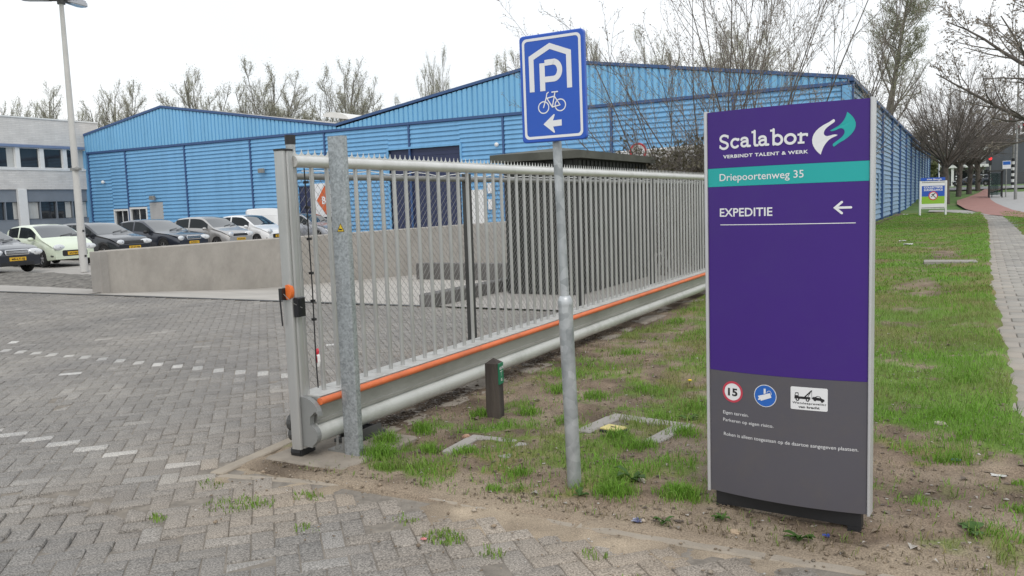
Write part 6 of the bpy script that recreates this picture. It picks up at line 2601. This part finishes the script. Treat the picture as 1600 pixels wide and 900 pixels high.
def tree_parts(seed, trunk, lv, leaf=None, wood_sides=(8, 6, 4, 3)):
    """trunk: list of (base, dir, L, r0, r1, nseg, wob, up). lv: per level dict(n, t0, t1, ang, L, taper, wob, up, r).
    Levels up to wood go in the trunk mesh, the finer ones in the crown mesh."""
    r = random.Random(seed)
    wood, crown, lf = Tw(), Tw(), Tw()
    def grow(pts, rs, k):
        if k >= len(lv):
            return
        q = lv[k]
        n = q['n'] if isinstance(q['n'], int) else r.randint(*q['n'])
        L0 = sum((pts[i + 1] - pts[i]).length for i in range(len(pts) - 1))
        for j in range(n):
            t = q['t0'] + (q['t1'] - q['t0']) * ((j + r.random()) / n)
            p, d = along(pts, t)
            L = L0 * q['L'] * r.uniform(.65, 1.2) * (1 - q.get('fall', .5) * t)
            rr = max(q.get('rmin', .008), q['r'] * (rs[0] + (rs[-1] - rs[0]) * t))
            dd = around(r, d, rad(q['ang'] * r.uniform(.7, 1.25)))
            dd = (dd + Vector((0, 0, q.get('lift', 0)))).normalized()
            a, b = limb(r, p, dd, L, rr, rr * q.get('end', .35), q.get('seg', 3), q.get('wob', .12), q.get('up', .06))
            tgt = wood if q.get('wood') else crown
            tgt.seg(a, b, wood_sides[min(k + 1, 3)])
            grow(a, b, k + 1)
            if leaf and k >= leaf['from']:
                for _ in range(leaf['n']):
                    lp, _d = along(a, r.uniform(.25, 1))
                    lf.leaf(lp + Vector((r.gauss(0, leaf['spread']), r.gauss(0, leaf['spread']), r.gauss(0, leaf['spread']))), leaf['s'] * r.uniform(.6, 1.4), r)
    for (b, d, L, r0, r1, ns, wob, up) in trunk:
        a, rs = limb(r, Vector(b), Vector(d).normalized(), L, r0, r1, ns, wob, up)
        wood.seg(a, rs, wood_sides[0])
        grow(a, rs, 0)
    return wood, crown, lf

def plant(name, label, cat, loc, parts, mats, group=None, rz=0., scale=1.):
    t = thing(name, label, cat, loc, rz, group)
    t.scale = (scale, scale, scale) if not isinstance(scale, tuple) else scale
    parts[0].build('trunk', mats[0], t)
    c = parts[1].build('crown', mats[1], t)
    if parts[2].n:
        parts[2].build('buds', mats[2], t, smooth=False)
    return t

POP = [dict(n=(12, 15), t0=.14, t1=1, ang=42, L=.46, fall=.70, r=.45, wood=1, seg=5, wob=.08, up=.10, rmin=.026),
       dict(n=(10, 13), t0=.12, t1=1, ang=34, L=.42, fall=.5, r=.5, seg=4, wob=.10, up=.12, rmin=.017),
       dict(n=(4, 6), t0=.15, t1=1, ang=32, L=.50, fall=.3, r=.55, seg=3, wob=.12, up=.14, rmin=.012)]
pop_leaf = {'from': 1, 'n': 2, 'spread': .22, 's': .065}
def poplar(seed, H=17., r0=.34, fan=8, width=1., skew=0.):
    """short bole, then limbs that fan out to a rounded crown."""
    rr = random.Random(seed)
    tr = [((0, 0, 0), (skew, 0, 1), H * .86, r0, .05, 9, .03, .02)]
    for k in range(fan):
        a = 2.4 * k + rr.uniform(-.4, .4)
        q = 1.15 * width * math.sqrt((k + .7) / fan)
        z0 = H * rr.uniform(.18, .30)
        n_ = math.sqrt(1 + q * q)
        dx, dz = q / n_, 1 / n_
        A, B, zc = .30 * H * width, .40 * H, .55 * H
        aa, bb, cc = (dx / A) ** 2 + (dz / B) ** 2, 2 * dz * (z0 - zc) / B ** 2, ((z0 - zc) / B) ** 2 - 1
        L = (-bb + math.sqrt(bb * bb - 4 * aa * cc)) / (2 * aa) if bb * bb > 4 * aa * cc else H * .5
        tr.append(((0, 0, z0), (math.cos(a) * q + skew, math.sin(a) * q, 1), L * rr.uniform(.92, 1.0), r0 * .34, .03, 7, .04, .03))
    return tree_parts(seed, tr, POP, pop_leaf)
protos = [poplar(11, 17, .34, 24, 1.0), poplar(12, 17, .34, 26, 1.06, .05), poplar(13, 17, .32, 22, .92, -.04)]
PH = [max(v.z for v in p[1].V) for p in protos]
PM = (BARKP, TWIG, BUD)
# row of budding trees behind the hall: x, y, crown top z, kind, width factor, label
ROWS = [(-115.5, 75, 20.6, 0, .95, 'bare budding tree rising behind the grey office next to the lamp post'),
        (-100.4, 75, 20.1, 1, 1.05, 'bare budding tree standing where office and blue hall meet'),
        (-91.0, 80, 20.9, 2, 1.0, 'bare budding tree just behind the peak of the smaller gable'),
        (-82.9, 85, 22.0, 0, 1.0, 'broad budding tree behind the falling roof edge of the smaller gable'),
        (-73.9, 90, 21.4, 1, .95, 'budding tree above the roof valley between both gables'),
        (-71.7, 110, 25.4, 2, .5, 'narrow budding tree above the rising roof edge of the larger gable'),
        (-58.9, 110, 24.6, 0, .72, 'budding tree half hidden behind the blue parking sign'),
        (-47.4, 115, 25.9, 1, .62, 'budding tree showing past the edge of the blue parking sign'),
        (-40.6, 118, 25.6, 2, .85, 'budding tree behind the larger roof next to the bare shrub'),
        (-126.5, 75, 19.4, 1, .8, 'budding tree cut by the picture edge above the office roof'),
        (-160.0, 100, 23.4, 2, .8, 'lower budding tree between two others above the office roof'),
        (-27.5, 122, 26.5, 1, 1.1, 'budding tree seen through the bare shrub behind the hall roof'),
        (-104.0, 130, 20.5, 0, .9, 'faint small tree low behind the roof valley'),
        (-93.5, 131, 22.0, 2, .75, 'faint thin tree beside the rising edge of the larger roof')]
first = {}
GT = 'budding trees behind the hall'
for k, (x, y, top, kind, wf, lab) in enumerate(ROWS):
    z0 = -.05
    s = 1.02 * (top - z0) / PH[kind]
    wf *= .86
    if kind not in first:
        first[kind] = plant('budding_tree', lab, 'tree', (x, y, z0), protos[kind], PM, GT, k * 1.3, (s * wf, s * wf, s))
    else:
        t = copy_tree(first[kind])
        t.location = (x, y, z0)
        t.rotation_euler = (0, 0, k * 1.3 + .4)
        t.scale = (s * wf, s * wf, s)
        t['label'] = lab
# the tall poplar past the hall corner
big = tree_parts(31, [((0, 0, 0), (0, 0, 1), 29, .55, .05, 12, .03, .02), ((0, 0, 10), (.10, .1, 1), 16, .22, .04, 8, .04, .03)],
                 [dict(n=28, t0=.24, t1=.98, ang=50, L=.38, fall=.62, r=.34, wood=1, seg=5, wob=.10, up=.14), dict(n=(10, 13), t0=.15, t1=1, ang=42, L=.42, fall=.45, r=.45, seg=4, wob=.14, up=.10, rmin=.022), dict(n=(5, 7), t0=.2, t1=1, ang=40, L=.45, fall=.4, r=.5, seg=3, wob=.16, up=.06, rmin=.015)],
                 {'from': 1, 'n': 6, 'spread': .16, 's': .085})
plant('poplar_tree', 'tall poplar with pale young leaves rising past the corner of the blue hall', 'tree', (-9.2, 120, terrain(-9, 120)), big, (BARKP, TWIG, M_leaf('leaf_olive', (.27, .285, .165), .3, .4)))
sh_ = tree_parts(32, [((0, 0, 0), (0, 0, 1), 7.5, .12, .03, 6, .05, .03), ((.3, 0, 0), (.3, .1, 1), 6, .1, .03, 6, .05, .03)], [dict(n=14, t0=.1, t1=1, ang=45, L=.45, fall=.4, r=.5, seg=4, wob=.12, up=.08), dict(n=(7, 9), t0=.2, t1=1, ang=42, L=.45, r=.5, seg=3, wob=.14, rmin=.018)], {'from': 0, 'n': 14, 'spread': .28, 's': .18})
plant('leafing_tree', 'low yellow green leafing tree at the foot of the tall poplar behind the hall wall', 'tree', (-5.6, 124, 1.2), sh_, (BARK, TWIG, LEAFY))

# multi-stemmed bare shrubs over the fence
def shrub(seed, n, H, spread, lean=(0, 0), base=.5):
    r = random.Random(seed)
    tr = []
    for k in range(n):
        a = 2 * PI * k / n + r.uniform(-.5, .5)
        q = spread * r.uniform(.2, 1.0)
        tr.append(((base * math.cos(a) * r.random(), base * math.sin(a) * r.random(), 0), (math.cos(a) * q + lean[0], math.sin(a) * q * .7 + lean[1], 1), H * r.uniform(.72, 1.08), r.uniform(.015, .033), .005, 8, .045, .035))
    return tree_parts(seed, tr, [dict(n=(8, 11), t0=.12, t1=.97, ang=32, L=.42, fall=.5, r=.5, wood=1, seg=4, wob=.09, up=.06, rmin=.0075), dict(n=(6, 9), t0=.1, t1=1, ang=36, L=.42, fall=.4, r=.5, seg=3, wob=.12, up=.05, rmin=.0048), dict(n=(2, 4), t0=.25, t1=1, ang=38, L=.45, fall=.3, r=.6, seg=2, wob=.15, up=.05, rmin=.0038)],
                      {'from': 1, 'n': 2, 'spread': .02, 's': .024}, (6, 5, 3, 3))
SM_ = (BARKS, TWIGS, BUDP)
plant('bare_shrub', 'wide multi stemmed bare shrub with fine buds leaning over the spiked gate', 'shrub', (-6.1, 21.2, 0), shrub(41, 12, 7.4, 1.0, (-.10, 0), .7), SM_)
plant('bare_shrub', 'tall dense bare shrub rising straight behind the purple sign top', 'shrub', (-4.9, 20.6, 0), shrub(43, 8, 8.6, .85, (.0, 0), .6), SM_)
plant('bare_shrub', 'slender bare shrub fanning out before the corner of the blue hall', 'shrub', (-3.95, 22.0, 0), shrub(47, 7, 8.2, .85, (.08, 0), .5), SM_)
thk = tree_parts(53, [((.9 * math.cos(k) * (k % 3) / 2, 1.2 * math.sin(k * 1.7), 0), (math.cos(k * 2.4) * .35, math.sin(k * 2.4) * .35, 1), 2.5, .025, .008, 5, .10, .0) for k in range(34)], [dict(n=(8, 11), t0=.2, t1=1, ang=48, L=.36, fall=.3, r=.6, seg=3, wob=.2, up=.0, rmin=.008), dict(n=(6, 8), t0=.2, t1=1, ang=50, L=.5, fall=.3, r=.6, seg=2, wob=.2, up=0, rmin=.006)], {'from': 0, 'n': 3, 'spread': .06, 's': .045}, (5, 4, 3, 3))
DB = M_leaf('dark_bud', (.10, .09, .06), .3, .2)
plant('thicket', 'dark low twiggy thicket behind the gate next to the purple sign edge', 'shrub', (-5.6, 17.9, 0), thk, (BARKS, TWIGD, DB), 'low thickets behind the fence')
t = copy_tree(bpy.data.objects['thicket'])
t.location = (-5.2, 20.2, 0)
t.rotation_euler = (0, 0, 2.1)
t['label'] = 'second dark low thicket farther along the fence behind the purple sign'

# street trees: short stout trunk, dense fan of twigs
def street(seed, H, r0, fork, fan=22, Lf=.66):
    r = random.Random(seed)
    tr = [((0, 0, -.2), (r.uniform(-.03, .03), 0, 1), fork + .3, r0, r0 * .82, 4, .02, .02)]
    for k in range(fan):
        a = 2.4 * k + r.uniform(-.3, .3)
        q = 1.7 * math.sqrt((k + .5) / fan)
        tr.append(((.1 * math.cos(a), .1 * math.sin(a), fork - r.uniform(0, .5)), (math.cos(a) * q, math.sin(a) * q, 1.0), H * Lf * (1.0 - .16 * q) * r.uniform(.88, 1.05), r0 * .23, .018, 7, .05, .035))
    return tree_parts(seed, tr, [dict(n=(9, 12), t0=.18, t1=.98, ang=32, L=.40, fall=.45, r=.5, wood=1, seg=4, wob=.09, up=.03, rmin=.018), dict(n=(8, 10), t0=.12, t1=1, ang=34, L=.45, fall=.35, r=.5, seg=3, wob=.11, up=.03, rmin=.011), dict(n=(2, 4), t0=.2, t1=1, ang=36, L=.5, fall=.3, r=.6, seg=2, wob=.14, up=.02, rmin=.008)], None, (10, 5, 3, 3))
t1_ = plant('street_tree', 'stout bare street tree standing right behind the information board', 'tree', (-1.41, 79.9, terrain(-1.41, 79.9)), street(61, 14.2, .33, 3.4), (BARKT, TWIGT, BUDP), 'street trees along the cycle path')
p2 = street(62, 13.6, .27, 3.2)
t2_ = plant('street_tree', 'second bare street tree in the row beside the cycle path', 'tree', (-.56, 93.75, terrain(-.56, 93.75)), p2, (BARKT, TWIGT, BUDP), 'street trees along the cycle path')
for x, y, rz, lab in ((.36, 99.2, 1.2, 'third bare street tree in the row before the dark passing car'), (1.25, 106.3, 2.7, 'farthest bare street tree in the row by the cycle path')):
    t = copy_tree(t2_)
    t.location = (x, y, terrain(x, y))
    t.rotation_euler = (0, 0, rz)
    t['label'] = lab
# the tree whose boughs reach in from the street
edge = tree_parts(71, [((0, 0, 0), (-.02, 0, 1), 3.2, .30, .25, 4, .02, 0)] + [((0, 0, 3.0 + .25 * k), (-math.cos(k * 1.05) * .9, -math.sin(k * 1.05) * .8 + .1, .55 + .16 * (k % 3)), 6.2 + .3 * (k % 2), .12, .02, 8, .07, .035) for k in range(11)] + [((0, 0, 3), (-.1, .1, 1), 7, .16, .03, 7, .05, .02)],
                  [dict(n=(13, 16), t0=.15, t1=.98, ang=44, L=.40, fall=.45, r=.5, wood=1, seg=4, wob=.12, up=.07, rmin=.014), dict(n=(8, 11), t0=.12, t1=1, ang=42, L=.42, fall=.4, r=.5, seg=3, wob=.15, up=.06, rmin=.010), dict(n=(2, 4), t0=.2, t1=1, ang=42, L=.45, fall=.3, r=.6, seg=2, wob=.15, up=.06, rmin=.008)],
                  {'from': 1, 'n': 2, 'spread': .04, 's': .055}, (10, 6, 4, 3))
plant('roadside_tree', 'dark bare roadside tree whose boughs reach in over the footpath', 'tree', (4.2, 38.0, 0), edge, (BARKS, TWIGS, BUDP))
near_ = tree_parts(73, [((0, 0, 0), (0, 0, 1), 3.4, .22, .18, 4, .02, 0), ((0, 0, 3.2), (-.75, -.05, .55), 4.0, .09, .012, 8, .06, .03), ((0, 0, 3.3), (.5, .3, .8), 4, .1, .02, 7, .06, .03), ((0, 0, 3.3), (.1, -.5, .8), 4, .1, .02, 7, .06, .03)], [dict(n=(8, 10), t0=.35, t1=.98, ang=42, L=.30, fall=.4, r=.5, wood=1, seg=4, wob=.14, up=.08, rmin=.008), dict(n=(4, 6), t0=.2, t1=1, ang=45, L=.42, r=.5, seg=3, wob=.18, up=.1, rmin=.005)], {'from': 0, 'n': 3, 'spread': .03, 's': .03}, (8, 5, 4, 3))
plant('roadside_tree', 'nearer roadside tree of which only one budding twig hangs in at the top', 'tree', (4.35, 15.4, 0), near_, (BARKS, TWIGS, BUDP))
# far tree belts that close the horizon
def belt(name, label, x0, x1, y, h, seed, mat):
    rng = np.random.default_rng(seed)
    V, F = [], []
    n = int(abs(x1 - x0) * 26)
    for k in range(n):
        x = rng.uniform(x0, x1)
        yy = y + rng.normal(0, 3)
        hh = h * (.6 + .5 * fbm(x, 0, .12, seed))
        z = terrain(x, yy) + hh * rng.random() ** .8
        s = rng.uniform(.10, .34)
        a, e = rng.uniform(0, 6.28), rng.uniform(.2, .6)
        b = len(V)
        V += [(x - s * math.cos(a) * e, yy - s * math.sin(a) * e, z - s), (x + s * math.cos(a) * e, yy + s * math.sin(a) * e, z - s * .4), (x + .2 * s * math.cos(a), yy, z + s * 1.3)]
        F.append((b, b + 1, b + 2))
    o = np_mesh(name, np.array(V), [np.array(F)], mat)
    return tag(o, kind='stuff')
belt('far_woods', '', -80, 90, 205, 9, 81, M_leaf('far_scrub', (.085, .085, .06), .3, .2))
belt('far_woods', '', -330, -40, 190, 13, 82, MATS.get('far_scrub') or M_leaf('far_scrub_pale', (.10, .10, .075), .3, .2))
